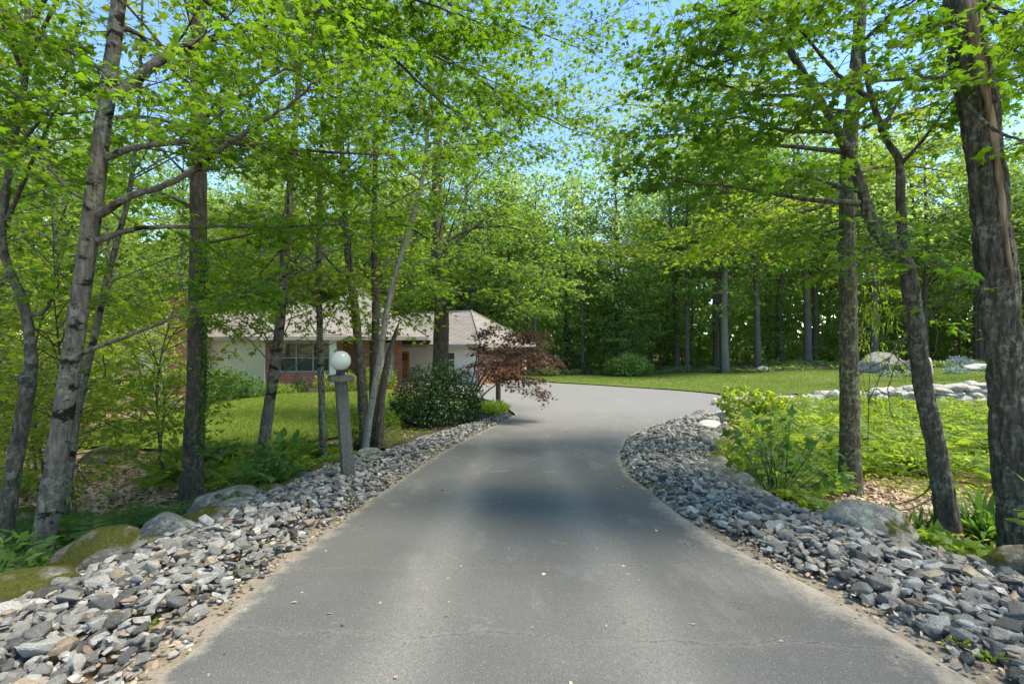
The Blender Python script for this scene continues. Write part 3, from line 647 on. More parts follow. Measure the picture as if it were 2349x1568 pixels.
frustum(-.25, 1.50, .090, .080, (0, 0), (-.135, 0), RT, MAT['granite'], 'post')
frustum(1.50, 1.585, .172, .164, (-.135, 0), (-.14, 0), RT, MAT['granite'], 'cap')
cx = -.14
mk('collar', [tube([(cx, 0, 1.585), (cx, 0, 1.60), (cx, 0, 1.60), (cx, 0, 1.66)], [.085, .085, .062, .066], 20), ], MAT['metal_dark'], lamp, smooth=True)
th_ = np.linspace(R(-62), R(90), 20); zz = 1.80 + .145 * np.sin(th_); rr_ = np.maximum(.145 * np.cos(th_), .001)
mk('globe', [tube(np.c_[np.full(20, cx), np.zeros(20), zz], rr_, 36)], MAT['opal_glass'], lamp, smooth=True)

# ------------------------------------------------------------------ stones
def hull_mesh(name, npts, asp, seed, mat, sub=0):
    r_ = np.random.default_rng(seed); p = r_.normal(size=(npts, 3)); p = norm(p) * (r_.uniform(.8, 1.0, (npts, 1)))
    p = np.sign(p) * np.abs(p) ** .7 * np.array(asp) * .5
    bm = bmesh.new(); [bm.verts.new(q) for q in p]; bmesh.ops.convex_hull(bm, input=bm.verts[:])
    for v_ in [q for q in bm.verts if not q.link_faces]: bm.verts.remove(v_)
    bmesh.ops.recalc_face_normals(bm, faces=bm.faces[:])
    if sub: bmesh.ops.bevel(bm, geom=bm.edges[:], offset=.022, segments=1, affect='EDGES')
    m_ = bpy.data.meshes.new(name); bm.to_mesh(m_); bm.free(); m_.materials.append(mat); return m_
SV = [hull_mesh('stone', 13 + k % 5, (1, .55 + .06 * (k % 5), .36 + .05 * (k % 4)), 100 + k, MAT['crushed_stone']) for k in range(14)]
SVB = [hull_mesh('stone', 13 + k % 5, (1, .55 + .06 * (k % 5), .36 + .05 * (k % 4)), 100 + k, MAT['crushed_stone'], 1) for k in range(14)]
SVn = []
for m_ in SV:
    V = np.array([v_.co[:] for v_ in m_.vertices]); SVn.append((V, np.array([q.vertices[:] for q in m_.polygons])))
def rotm(yaw, tx, ty):
    cz, sz, cx_, sx, cy, sy = np.cos(yaw), np.sin(yaw), np.cos(tx), np.sin(tx), np.cos(ty), np.sin(ty)
    Z = np.array([[cz, -sz, 0], [sz, cz, 0], [0, 0, 1]]); Xr = np.array([[1, 0, 0], [0, cx_, -sx], [0, sx, cx_]]); Yr = np.array([[cy, 0, sy], [0, 1, 0], [-sy, 0, cy]]); return Z @ Xr @ Yr
from mathutils import Matrix
def border(name, label, samples, zf, nbig=300):
    root = thing(name, label, 'stone border', (*samples[0][:2], 0))
    root.location = (0, 0, 0)
    samples = sorted(samples, key=lambda q: -q[2] / max(1.2, math.hypot(q[0], q[1])) if q[1] > 1.2 else 0)
    rest = []
    for k, (x, y, s_, lay) in enumerate(samples):
        m3 = rotm(random.uniform(0, 6.28), random.gauss(0, .28), random.gauss(0, .28)); z = zf(x, y) + lay
        kk = random.randrange(14)
        if k < nbig:
            o = bpy.data.objects.new('stone', SVB[kk]); C.objects.link(o); o.parent = root
            o.matrix_local = Matrix.Translation((x, y, z)) @ Matrix([list(q) for q in m3]).to_4x4() @ Matrix.Scale(s_, 4)
        else:
            V, Fc = SVn[kk]; rest.append((V @ m3.T * s_ + np.array([x, y, z]), Fc, random.random()))
    o = mk('small_stones', rest, MAT['crushed_stone'], root); o['kind'] = 'stuff'
    return root
def fill(n, y0, y1, lo, hi, med, skip=None):
    out = []
    while len(out) < n:
        y = random.uniform(y0, y1); a, b = lo(y), hi(y)
        if random.random() > (b - a) / 4.2: continue
        x = random.uniform(a, b); m_ = med(x, y); s_ = min(.21, m_ * math.exp(random.gauss(0, .42)))
        if skip and skip(x, y): continue
        out.append((x, y, s_, random.uniform(-.02, .05) + s_ * .08))
    return out
def lsk(x, y):
    d = dlx(y) - x; return d < .55 and random.random() < (.55 - d) * (1.9 if y < 5.5 else .9)
sl = fill(5000, .9, 9, lambda y: float(np.interp(y, XLY, XLX)) + .1, lambda y: float(dlx(y)) - .04, lambda x, y: (.086 if y < 5 else .078), lsk)
sl += fill(1900, 9, 17.0, lambda y: float(dlx(y)) - (1.1 if y < 13 else 1.1 - (y - 13) * .12), lambda y: float(dlx(y)) - .05, lambda x, y: .082)
sl += fill(1800, 1.2, 9, lambda y: float(np.interp(y, XLY, XLX)) + .1, lambda y: float(dlx(y)) - .02, lambda x, y: .042)
hmp = lambda x, y, a, b: .10 * math.sin(math.pi * min(1, max(0, (x - a) / (b - a + .01))))
border('stone_border', 'border of loose crushed grey stone beside the granite lamp post', sl, lambda x, y: float(zd(y)) + hmp(x, y, float(np.interp(y, XLY, XLX)), float(dlx(y))) - .005)
rsk = lambda x, y: (x - drx(y)) < .3 and random.random() < (.3 - (x - drx(y))) * 1.6
sr = fill(5400, .9, 9, lambda y: float(drx(y)) + .03 + (.12 if y < 5 else 0), lambda y: float(np.interp(y, XRY, XRX)) - .02, lambda x, y: (.092 if y < 5.5 else .082), rsk)
sr += fill(3800, 9, 16.5, lambda y: float(drx(y)) + .03, lambda y: float(np.interp(y, XRY, XRX)) - .1 + .3 * (y > 12), lambda x, y: .090)
sr += fill(1800, 1.2, 9, lambda y: float(drx(y)) + .02, lambda y: float(np.interp(y, XRY, XRX)) - .02, lambda x, y: .042)
border('stone_border', 'border of loose crushed grey stone on the inner bend of the driveway', sr, lambda x, y: float(zd(y)) + hmp(x, y, float(drx(y)), float(np.interp(y, XRY, XRX))) * 1.2 - .005)
sg = [(x, y, .10 * math.exp(random.gauss(0, .35)), random.uniform(-.01, .04)) for x, y in zip(*scatter([(9.4, 20.3), (10.4, 23.4), (10.7, 24.2), (13.4, 23.2), (12.6, 21.2), (10.2, 19.6)], 900))]
border('gravel_patch', 'patch of pale gravel at the corner of the parking area', sg, lambda x, y: Hs(x, y) + .02, 0)

pb_ = []
for k in range(150):
    y = random.uniform(2.0, 14); e = random.expovariate(6.0); left = random.random() < .5
    x = float(dlx(y)) + e if left else float(drx(y)) - e; s_ = random.uniform(.008, .03); V, Fc = SVn[random.randrange(14)]
    pb_.append((V @ rotm(random.uniform(0, 6.28), 0, 0).T * s_ + np.array([x, y, float(zd(y)) + .026]), Fc, random.random()))
tag(mk('pebbles', pb_, MAT['crushed_stone']), 'stray pebbles kicked onto the asphalt from the borders', 'pebbles', kind='stuff')

# ------------------------------------------------------------------ boulders
def boulder(x, y, sx, sy, sz, yaw, mat, label, sink=.3, seed=0, group='boulders edging the driveway stones', zb=None, tilt=0.0):
    bm = bmesh.new(); bmesh.ops.create_icosphere(bm, subdivisions=4, radius=1)
    V = np.array([v_.co[:] for v_ in bm.verts]); r_ = np.random.default_rng(seed + 50)
    for k in range(9):
        n_ = norm(r_.normal(size=3)); lim = r_.uniform(.62, .88); d = V @ n_; V = V - np.clip(d - lim, 0, None)[:, None] * n_ * .85
    V = V * (1 + .22 * (fbm(V * 1.6, 3, seed) - .5))[:, None] * (1 + .07 * (fbm(V * 7, 3, seed + 9) - .5))[:, None]
    V = V * np.array([sx, sy, sz]) @ rotm(yaw, tilt, r_.normal() * .12).T
    for v_, q in zip(bm.verts, V): v_.co = q
    me = bpy.data.meshes.new('boulder'); bm.to_mesh(me); bm.free(); me.materials.append(MAT[mat])
    me.polygons.foreach_set('use_smooth', np.ones(len(me.polygons), bool))
    o = bpy.data.objects.new('boulder', me); C.objects.link(o); z = (zd(y) if zb is None else zb); o.location = (x, y, float(z) + sz * (1 - 2 * sink) * .6)
    return tag(o, label, 'boulder', group)
BL = [(-3.25, 2.75, .42, .26, .20, .2, 'boulder_mossy', 'flat mossy boulder under the leafy plant at the picture corner'),
 (-3.35, 3.35, .48, .30, .22, .5, 'boulder_mossy', 'long boulder with a moss back at the foot of the blotched trunk'),
 (-3.0, 3.15, .30, .18, .13, .3, 'boulder_grey', 'bare olive slab among the stones in front of the mossy boulders'),
 (-3.48, 4.15, .42, .30, .30, .4, 'boulder_mossy', 'round moss-topped boulder just beyond the blotched trunk'),
 (-3.2, 4.25, .30, .20, .16, .5, 'boulder_mossy', 'low slab with a bright moss rim leaning on the moss-topped boulder'),
 (-3.38, 4.85, .30, .25, .24, .2, 'boulder_grey', 'pale rounded boulder with a green spot between two mossy ones'),
 (-3.2, 5.15, .36, .24, .22, .6, 'boulder_mossy', 'dark wedge boulder with mustard moss on its tip'),
 (-3.5, 5.95, .52, .36, .26, .4, 'boulder_grey', 'broad flat-topped grey boulder before the dark straight trunk'),
 (-3.25, 5.6, .34, .24, .18, .3, 'boulder_grey', 'low grey slab in front of the broad flat-topped boulder'),
 (-3.15, 6.3, .40, .22, .20, .7, 'boulder_mossy', 'mossy boulder beneath the hickory-leaved shrub'),
 (-3.05, 6.75, .28, .2, .15, .6, 'boulder_mossy', 'small mossy stone at the right foot of the leafy shrub'),
 (-2.95, 7.3, .34, .22, .17, .8, 'boulder_grey', 'grey boulder between leafy shrub and lamp post'),
 (-3.15, 8.0, .36, .26, .24, .4, 'boulder_mossy', 'yellow-mossed boulder left of the lamp post base'),
 (-2.85, 8.5, .38, .26, .22, .2, 'boulder_mossy', 'dark boulder with moss cap touching the lamp post outline'),
 (-2.65, 9.5, .38, .28, .24, .5, 'boulder_grey', 'grey boulder at the base of the leaning birch'),
 (-2.35, 10.6, .42, .28, .22, .6, 'boulder_mossy', 'mossy boulder right of the leaning birch'),
 (-2.0, 11.8, .32, .22, .16, .5, 'boulder_grey', 'small boulder at the front of the mulch bed'),
 (3.45, 4.75, .62, .34, .30, -.55, 'boulder_grey', 'large lichen-spotted boulder bulging out of the stone border'),
 (2.95, 5.45, .42, .22, .14, -.6, 'boulder_grey', 'low flat boulder just above the lichen-spotted one'),
 (4.05, 3.75, .52, .30, .24, -.5, 'boulder_mossy', 'rounded mossy boulder by the thick right-hand trunk'),
 (3.2, 7.55, .44, .30, .24, -.4, 'boulder_grey', 'dome-shaped grey boulder at the foot of the fern bank'),
 (3.15, 6.75, .36, .26, .22, -.8, 'boulder_grey', 'squarish boulder below the dome-shaped one'),
 (3.0, 6.15, .40, .22, .15, -.6, 'boulder_grey', 'flat boulder at the base of the maple-leaved sapling'),
 (3.55, 8.4, .34, .24, .18, -.9, 'boulder_grey', 'low boulder between dome-shaped boulder and ferns'),
 (4.35, 10.9, .40, .30, .30, .3, 'boulder_grey', 'brown-grey boulder half under the light green plants'),
 (4.7, 11.7, .36, .30, .24, .1, 'boulder_grey', 'boulder tucked behind the brown-grey one'),
 (5.6, 13.9, .44, .34, .26, .2, 'boulder_pale', 'pale flat stone in the cluster by the parking area'),
 (6.1, 14.9, .42, .3, .3, .6, 'boulder_grey', 'rounded boulder in the middle of the cluster by the parking area'),
 (5.8, 15.5, .50, .26, .24, .5, 'boulder_far', 'long dark boulder on the parking area side of the cluster'),
 (6.9, 15.9, .46, .32, .28, .2, 'boulder_pale', 'pale boulder at the fern side of the cluster'),
 (6.5, 16.6, .50, .34, .28, .1, 'boulder_far', 'dark grey boulder topmost in the cluster by the parking area'),
 (7.6, 17.1, .55, .32, .22, -.1, 'boulder_pale', 'flat pale boulder at the end of the cluster'),
 (7.5, 14.3, .40, .3, .3, .4, 'boulder_grey', 'solitary boulder among the light green plants')]
for k, b in enumerate(BL): boulder(b[0] - (.08 if b[0] < 0 else -.06), b[1], b[2] * .86, b[3] * .86, b[4] * (.72 if b[0] < 0 else .86), *b[5:], seed=k, sink=.44 if b[0] < 0 else .32)
boulder(-6.0, 10.4, .55, .4, .28, .3, 'boulder_mossy', 'mossy boulder among bright ferns below the lawn edge', seed=60, zb=Hs(-6.2, 10.6), group='boulders in the woods')
boulder(-9.5, 11.4, .6, .5, .28, .3, 'boulder_mossy', 'leaf-covered boulder behind the saplings', seed=61, zb=Hs(-9.5, 11.4), group='boulders in the woods')
boulder(-6.3, 6.4, .7, .5, .3, .3, 'boulder_mossy', 'low boulder behind the blotched trunk', seed=62, zb=Hs(-6.3, 6.4), group='boulders in the woods')
boulder(9.3, 8.0, .9, .6, .55, -.2, 'boulder_mossy', 'mossy boulder between the two right-hand trunks', seed=63, zb=Hs(9.3, 8.0), group='boulders in the woods')
boulder(23.8, 31.2, 2.0, 1.4, 1.15, .2, 'boulder_far', 'great dark grey boulder at the edge of the woods', seed=64, zb=Hs(23.8, 31.2), group='boulders at the wood edge')
boulder(24.6, 29.2, 1.05, .8, .95, .5, 'boulder_pale', 'pale peaked boulder in front of the great dark one', seed=69, zb=Hs(24.6, 29.2), group='boulders at the wood edge', sink=.25)
boulder(28.5, 29.3, 1.1, .7, .4, .1, 'boulder_pale', 'flat pale rock beside the blue flowers', seed=66, zb=Hs(28.5, 29.3), group='boulders at the wood edge')
boulder(19.0, 36.4, .55, .4, .35, .1, 'boulder_pale', 'small pale rock beside the thick grey trunk', seed=67, zb=Hs(19.0, 36.4), group='boulders at the wood edge')
boulder(34.5, 33.0, 1.2, .8, .5, .1, 'boulder_far', 'dark low rock behind the blue flowers', seed=68, zb=Hs(34.5, 33), group='boulders at the wood edge')

# dry stone wall holding the far lawn
dw = thing('dry_stone_wall', 'low dry wall of pale stones holding up the far lawn', 'stone wall', (15, 19.6, -1))
WS = []
for kk in range(8):
    bm = bmesh.new(); bmesh.ops.create_icosphere(bm, subdivisions=2, radius=1); r_ = np.random.default_rng(kk + 900)
    V = np.array([v_.co[:] for v_ in bm.verts])
    for k in range(8):
        n_ = norm(r_.normal(size=3)); lim = r_.uniform(.55, .85); d = V @ n_; V = V - np.clip(d - lim, 0, None)[:, None] * n_ * .9
    for v_, q in zip(bm.verts, V * (1 + .2 * (fbm(V * 2, 3, kk) - .5))[:, None]): v_.co = q
    me = bpy.data.meshes.new('stone'); bm.to_mesh(me); bm.free(); me.materials.append(MAT['wall_stone']); WS.append(me)
x = 8.9
while x < 26:
    y = float(wall_y(x)); top = float(np.interp(x, [9, 11, 13, 16, 20, 26], [-.95, -.82, -.68, -.42, -.06, .15])); z = -1.1
    sz = random.uniform(.26, .5)
    while z < top + .06:
        h = random.uniform(.09, .17) * (1.5 if z < -.7 else 1)
        o = bpy.data.objects.new('stone', random.choice(WS)); C.objects.link(o); o.parent = dw
        o.location = (x + random.gauss(0, .1) - 15, y + random.gauss(0, .07) + (z + 1.1) * .35 - 19.6, z + h * .8 + 1)
        o.rotation_euler = (random.gauss(0, .15), random.gauss(0, .15), random.uniform(-.5, .5) + (3.14 if random.random() < .5 else 0)); o.scale = (sz * random.uniform(.8, 1.3), sz * .8, h * 1.25); z += h * 1.25
    x += sz * 1.05

# ------------------------------------------------------------------ trees
UP = np.array([0., 0, 1])
def sticks(a, b, ra, rb, sides=3):
    a, b = np.asarray(a, float), np.asarray(b, float); n = len(a); d = norm(b - a)
    ref = np.where(np.abs(d[:, 2:3]) > .8, np.array([[1., 0, 0]]), UP[None]); s_ = norm(np.cross(d, ref)); q = np.cross(d, s_)
    th = np.arange(sides) * 2 * math.pi / sides; ring = np.cos(th)[None, :, None] * s_[:, None] + np.sin(th)[None, :, None] * q[:, None]
    ra = np.broadcast_to(ra, (n,))[:, None, None]; rb = np.broadcast_to(rb, (n,))[:, None, None]
    V = np.stack([a[:, None] + ring * ra, b[:, None] + ring * rb], 1).reshape(-1, 3)
    o = np.arange(n)[:, None] * sides * 2; i = np.arange(sides)[None]; j = (i + 1) % sides
    return V, np.stack([o + i, o + j, o + j + sides, o + i + sides], -1).reshape(-1, 4), 0.0

def spray_leaves(base, dirn, L, M, size, T, flat=.38, droop=.15, width=.45, tone=None):
    N_ = len(base); t = rng.uniform(.06, 1.05, (N_, M)); sg = rng.choice([-1., 1.], (N_, M))
    side = norm(np.cross(dirn, UP)); wd = width * L[:, None] * (1.05 - .6 * t) * rng.random((N_, M)) ** .7
    pos = base[:, None] + dirn[:, None] * (L[:, None] * t)[..., None] + side[:, None] * (sg * wd)[..., None]
    pos[..., 2] += -droop * L[:, None] * t * t + rng.normal(0, .06, (N_, M)) * L[:, None]
    ax = dirn[:, None] * .6 + side[:, None] * (sg * .8)[..., None] + rng.normal(0, .45, (N_, M, 3)); ax[..., 2] -= .25
    nr = UP + rng.normal(0, flat, (N_, M, 3))
    sz = size * rng.uniform(.45, 1.3, (N_, M))
    tn = rng.random((N_, 1)) * .55 + rng.random((N_, M)) * .45
    return leaves(pos.reshape(-1, 3), ax.reshape(-1, 3), nr.reshape(-1, 3), sz.ravel(), T, tn.ravel() * .74)

class Tree:
    def __init__(s, name, label, base, group=None, cat='tree'):
        s.root = thing(name, label, cat, base, group); s.o = np.array(base, float)
        s.trunk, s.wood, s.limbs, s.sb, s.sd, s.sl = [], [], [], [], [], []
    def spray(s, b, d, L): s.sb.append(b); s.sd.append(d); s.sl.append(L)
    def limb(s, pts, r0, r1=.004, t0=.15, nsec=12, sl=.9, nspr=4, pl=.5, lift=.06, sides=7):
        p = catmull(pts, 6); n = len(p); p = p + rng.normal(0, .012, p.shape) * np.linspace(0, 1, n)[:, None]
        rad = np.interp(np.linspace(0, 1, n), [0, .12, 1], [r0 * 1.35, r0, r1]); s.limbs.append(tube(p, rad, sides)); tan = norm(np.gradient(p, axis=0))
        for k in range(nsec):
            t = t0 + (1 - t0) * (k + rng.random()) / nsec; f = t * (n - 1); i0 = min(int(f), n - 2); a = p[i0] + (p[i0 + 1] - p[i0]) * (f - i0)
            tg = tan[i0]; side = norm(np.cross(tg, UP)) * (1 if k % 2 else -1)
            d = norm(tg * rng.uniform(.3, .8) + side * rng.uniform(.5, 1.0) + UP * rng.normal(lift, .2)); L = sl * (1.1 - .55 * t) * rng.uniform(.6, 1.25)
            q = np.array([a + d * L * u + UP * (-.10 * L * u * u) + rng.normal(0, .03, 3) * u for u in (0, .33, .66, 1.0)])
            r = max(.0035, .35 * np.interp(t, [0, 1], [r0, r1])); s.wood.append(tube(q, [r, r * .75, r * .5, .002], 4))
            for j in range(nspr):
                u = (j + .7) / nspr; b = q[0] + (q[-1] - q[0]) * u + UP * (.02 * L); sd_ = norm(np.cross(d, UP)) * (1 if j % 2 else -1)
                s.spray(b, norm(d * .7 + sd_ * .7 + rng.normal(0, .15, 3)), pl * rng.uniform(.7, 1.2))
            s.spray(q[-1] - d * .1, norm(d + rng.normal(0, .1, 3)), pl)
        s.spray(p[-1], tan[-1], pl)
    def clumps(s, axis, K, zlo, zhi, rad, per=10, pl=.7, cl=.9, prof=None, bias=(0, 0), lr=.03, amin=0, amax=6.283):
        axis = np.asarray(axis)
        for k in range(K):
            h = rng.random() ** .9; z = zlo + (zhi - zlo) * h
            pr = (math.sin(math.pi * (.12 + .85 * h)) if prof is None else prof(h)); r = rad * pr * math.sqrt(rng.uniform(.12, 1)); an = rng.uniform(amin, amax)
            ax = np.array([np.interp(z, axis[:, 2], axis[:, 0]), np.interp(z, axis[:, 2], axis[:, 1])])
            c = np.array([ax[0] + r * math.cos(an) + bias[0] * r, ax[1] + r * math.sin(an) + bias[1] * r, z + .12 * r])
            zs = max(axis[0, 2] + 1.2, z - .45 * r); a0 = np.array([np.interp(zs, axis[:, 2], axis[:, 0]), np.interp(zs, axis[:, 2], axis[:, 1]), zs])
            mid = (a0 + c) / 2 + UP * .12 * r + rng.normal(0, .12, 3)
            s.wood.append(tube(catmull([a0, mid, c], 4), np.linspace(lr * (.5 + .5 * r / max(rad, .1)), .006, 9), 5))
            out = norm(np.array([math.cos(an), math.sin(an), 0]))
            for j in range(per):
                b = c + rng.normal(0, 1, 3) * np.array([cl, cl, cl * .3]) * .6; s.spray(b, norm(out * .5 + rng.normal(0, .6, 3) * np.array([1, 1, .25])), pl * rng.uniform(.7, 1.25))
    def done(s, M, size, T, leaf, bark, flat=.38, twigs=True, width=.45, droop=.15, crown='crown'):
        if s.trunk: mk('trunk', s.trunk, MAT[bark], s.root, s.o, True)
        B, D, L = np.array(s.sb), norm(np.array(s.sd)), np.array(s.sl)
        if twigs:
            e = B + D * (L * .92)[:, None]; e[:, 2] -= .1 * L; s.wood.append(sticks(B, e, .004, .0018))
            sd_ = norm(np.cross(D, UP))
            for u, sg in ((.35, 1), (.6, -1)):
                a = B + D * (L * u)[:, None]; s.wood.append(sticks(a, a + (D * .5 + sd_ * sg * .7) * (L * .38)[:, None], .0026, .0014))
        for l in s.limbs: mk('branch', [l], MAT[bark], s.root, s.o, True)
        if s.wood: mk('twigs', s.wood, MAT[bark], s.root, s.o, True)['kind'] = 'stuff'
        mk(crown, [spray_leaves(B, D, L, M, size, T, flat, droop, width)], MAT[leaf], s.root, s.o)
        return s.root

def path(*q): return catmull([at(*z) for z in q], 6)
def radp(p, r): return np.interp(np.linspace(0, 1, len(p)), np.linspace(0, 1, len(r)), r)
def grounded(p):
    p = p.copy(); g = Hs(p[0, 0], p[0, 1]); p[0, 2] = g - .12; return p

# --- the blotched grey maple reaching over the drive
p = grounded(path((85, 1335, 4.65), (130, 1050, 4.65), (165, 820, 4.68), (205, 540, 4.7), (235, 300, 4.75), (270, 20, 4.8), (310, -400, 4.9), (340, -900, 5.0), (350, -1400, 5.0)))
t1 = Tree('maple_tree', 'grey maple with dark moss blotches leaning over the stone border', p[0])
t1.trunk.append(bark_tube(p, radp(p, [.10, .090, .085, .080, .073, .064, .05, .04, .02]), 36, .06, .006, 18, 1))
A = lambda *q: [at(*z) for z in q]
t1.limb(A((240, 362, 4.74), (330, 335, 4.7), (480, 325, 4.8), (700, 345, 5.0), (900, 352, 5.2), (1110, 330, 5.4)), .030, nsec=17, sl=.9)
t1.limb(A((228, 492, 4.7), (300, 450, 4.6), (400, 415, 4.5), (530, 325, 4.4), (640, 255, 4.35), (715, 195, 4.3), (760, 90, 4.2)), .034, nsec=16, t0=.35, sl=.9)
t1.limb(A((222, 552, 4.7), (310, 525, 4.8), (430, 520, 5.0), (640, 520, 5.4), (820, 510, 5.7), (960, 490, 5.9)), .026, nsec=14, t0=.3, sl=.8)
t1.limb(A((180, 812, 4.68), (280, 775, 4.7), (360, 745, 4.7), (430, 712, 4.75), (520, 690, 4.8), (590, 655, 4.9)), .019, nsec=5, t0=.55, sl=.5, nspr=3, pl=.4)
t1.limb(A((265, 222, 4.75), (380, 130, 4.9), (480, 90, 5.1), (620, 55, 5.4), (760, 20, 5.7), (900, 20, 6.0)), .048, nsec=18, sl=1.0)
t1.limb(A((250, 272, 4.74), (330, 268, 4.7), (430, 290, 4.9), (560, 320, 5.2), (700, 380, 5.5), (800, 420, 5.8)), .018, nsec=14, sl=.7)
t1.limb(A((222, 470, 4.7), (150, 430, 4.6), (90, 350, 4.5), (30, 280, 4.4)), .02, nsec=7, sl=.6)
t1.limb(A((255, 170, 4.75), (160, 120, 4.7), (60, 60, 4.6), (-40, 30, 4.6)), .024, nsec=8, sl=.7)
t1.limb(A((278, -60, 4.85), (480, -90, 5.3), (750, 20, 6.3), (1000, 130, 7.2), (1180, 210, 7.8)), .05, nsec=22, t0=.3, sl=1.2, nspr=5, pl=.6)
t1.limb(A((285, -140, 4.85), (600, -60, 6.0), (850, 90, 7.0), (1020, 240, 7.6), (1200, 330, 8.2)), .045, nsec=22, t0=.3, sl=1.2, nspr=5, pl=.6)
t1.limb(A((290, -200, 4.85), (600, -160, 5.2), (850, -40, 5.5), (1010, 20, 5.8), (1130, 60, 6.2)), .04, nsec=18, t0=.25, sl=1.0, nspr=5)
t1.limb(A((280, -100, 4.85), (420, -40, 6.0), (600, 110, 7.2), (760, 220, 8.0), (900, 300, 8.6)), .04, nsec=18, t0=.25, sl=1.1, nspr=5)
t1.limb(A((270, 60, 4.8), (330, 90, 5.6), (430, 190, 6.6), (560, 260, 7.4)), .03, nsec=10, sl=.8)
t1.limb(A((300, -250, 4.9), (620, -200, 6.0), (950, -20, 7.4), (1200, 60, 8.4), (1370, 130, 9.2)), .05, nsec=22, t0=.35, sl=1.2, nspr=5, pl=.6)
t1.limb(A((300, -300, 4.9), (700, -100, 7.0), (1000, 120, 8.6), (1230, 260, 9.6), (1400, 330, 10.4)), .05, nsec=22, t0=.4, sl=1.3, nspr=5, pl=.6)
t1.clumps(p, 6, 6.0, 12.0, 3.2, 10, .8, 1.0)
t1.done(14, .087, T_MAPLE, 'leaf_maple', 'bark_grey')

# --- crooked forked tree at the picture edge
p = grounded(path((5, 1245, 5.0), (35, 1050, 5.0), (68, 868, 5.0), (68, 780, 5.0), (52, 690, 5.0), (18, 610, 5.0), (4, 540, 5.0), (12, 450, 5.05), (30, 330, 5.1), (60, 150, 5.2), (60, -200, 5.3), (50, -700, 5.4)))
t0 = Tree('crooked_tree', 'crooked slender tree with a knot hole and kinked trunk', p[0])
t0.trunk.append(bark_tube(p, radp(p, [.075, .068, .062, .047, .044, .04, .038, .036, .034, .03, .025, .012]), 28, .06, .005, 20, 4))
t0.limb(A((66, 722, 5.0), (100, 716, 5.0), (122, 680, 5.0), (132, 640, 4.95), (125, 560, 4.9)), .022, nsec=4, sl=.4)
t0.limb(A((10, 520, 5.05), (60, 400, 4.9), (110, 290, 4.8), (150, 200, 4.7)), .022, nsec=8, sl=.6)
t0.limb(A((14, 600, 5.0), (-60, 500, 5.0), (-160, 420, 5.0)), .025, nsec=6, sl=.6)
k0 = at(58, 870, 4.95); t0.wood.append(tube([k0 + np.array([.02, .03, -.03]), k0 + np.array([-.025, -.02, .015]), k0 + np.array([-.035, -.03, .02])], [.06, .055, .045], 12))
t0.clumps(p, 14, 3.6, 8.5, 2.4, 9, .7, .9); t0.done(14, .085, T_MAPLE, 'leaf_maple', 'bark_oak')
mk('knot_hole', [tube([k0 + np.array([-.03, -.026, .018]), k0 + np.array([-.0365, -.0315, .0215])], [.036, .034], 12), (np.vstack([tube([k0 + np.array([-.036, -.031, .021]), k0 + np.array([-.0365, -.0315, .0215])], [.034, .034], 12)[0][12:]]), np.arange(12)[None], 0.0)], MAT['interior_dark'], t0.root, t0.o)

p = grounded(path((145, 1195, 6.0), (180, 930, 6.0), (215, 780, 6.0), (245, 640, 6.0), (272, 540, 6.0), (300, 420, 6.1), (320, 200, 6.2), (330, -200, 6.3)))
q = Tree('slender_tree', 'thin leaning tree just behind the blotched maple', p[0])
q.trunk.append(bark_tube(p, radp(p, [.05, .044, .04, .036, .033, .03, .02, .01]), 16, .08, .003, 22, 6)); q.clumps(p, 14, 1.9, 5.8, 1.6, 7, .6, .6, lr=.012); q.limb(A((150, 1060, 6), (138, 960, 6.1), (130, 900, 6.2)), .012, nsec=3, sl=.4)
q.done(13, .10, T_OVAL, 'leaf_understory', 'bark_grey')

def simple_tree(name, label, q_, rads, bark, leaf, zlo, zhi, rad, K, per=10, size=.12, M=11, T=T_MAPLE, pl=.75, cl=.9, sides=26, depth=.008, limbs=(), bias=(0, 0), prof=None, group=None, lr=.03, fr=16, over=0, low=0):
    p = grounded(path(*q_)); tr = Tree(name, label, p[0], group); tr.trunk.append(bark_tube(p, radp(p, rads), sides, .08, depth, fr, len(label)))
    for l in limbs: tr.limb(A(*l[0]), *l[1], **(l[2] if len(l) > 2 else {}))
    tr.clumps(p, K, zlo, zhi, rad, per, pl, cl, prof, bias, lr)
    if low: tr.clumps(p, low, 1.7, 3.8, 2.2, 8, .65, .7, lambda h: .9, (.1, .35), .015)
    if over: tr.clumps(p, over, 8.6, 11.5, 6.0, 11, .9, 1.2, lambda h: 1.0, (0, 0), .05, 1.9, 4.1)
    tr.done(M, size, T, leaf, bark); return tr

t2 = simple_tree('oak_tree', 'straight dark trunk with ivy on one side left of the lawn', [(438, 1160, 8), (448, 950, 8), (452, 780, 8), (455, 450, 8), (455, 150, 8.05), (450, -300, 8.1), (445, -800, 8.1)], [.17, .15, .142, .128, .115, .08, .03], 'bark_dark', 'leaf_maple', 4.2, 12.5, 3.6, 13, 10, .125,
    limbs=[(((460, 560, 8), (560, 540, 8.5), (680, 520, 9)), (.03,), dict(nsec=9, sl=.8)), (((450, 480, 8), (360, 440, 8.4), (260, 430, 8.8)), (.03,), dict(nsec=9, sl=.8)), (((455, 640, 8), (510, 660, 7.6), (560, 690, 7.2)), (.018,), dict(nsec=6, sl=.5))])
bx_, nI = at(452, 780, 8), 520
zz = rng.uniform(.1, 3.6, nI); an = rng.normal(-.25, .42, nI); rr_ = .17 + rng.random(nI) ** 2 * .16 * (1 - np.abs(zz - 1.6) / 3)
pI = np.c_[np.interp(zz, [-.9, 4], [at(440, 1100, 8)[0], at(455, 450, 8)[0]]) + rr_ * np.cos(an), 8.0 - rr_ * np.sin(an + .5) * .9, zz - .3]
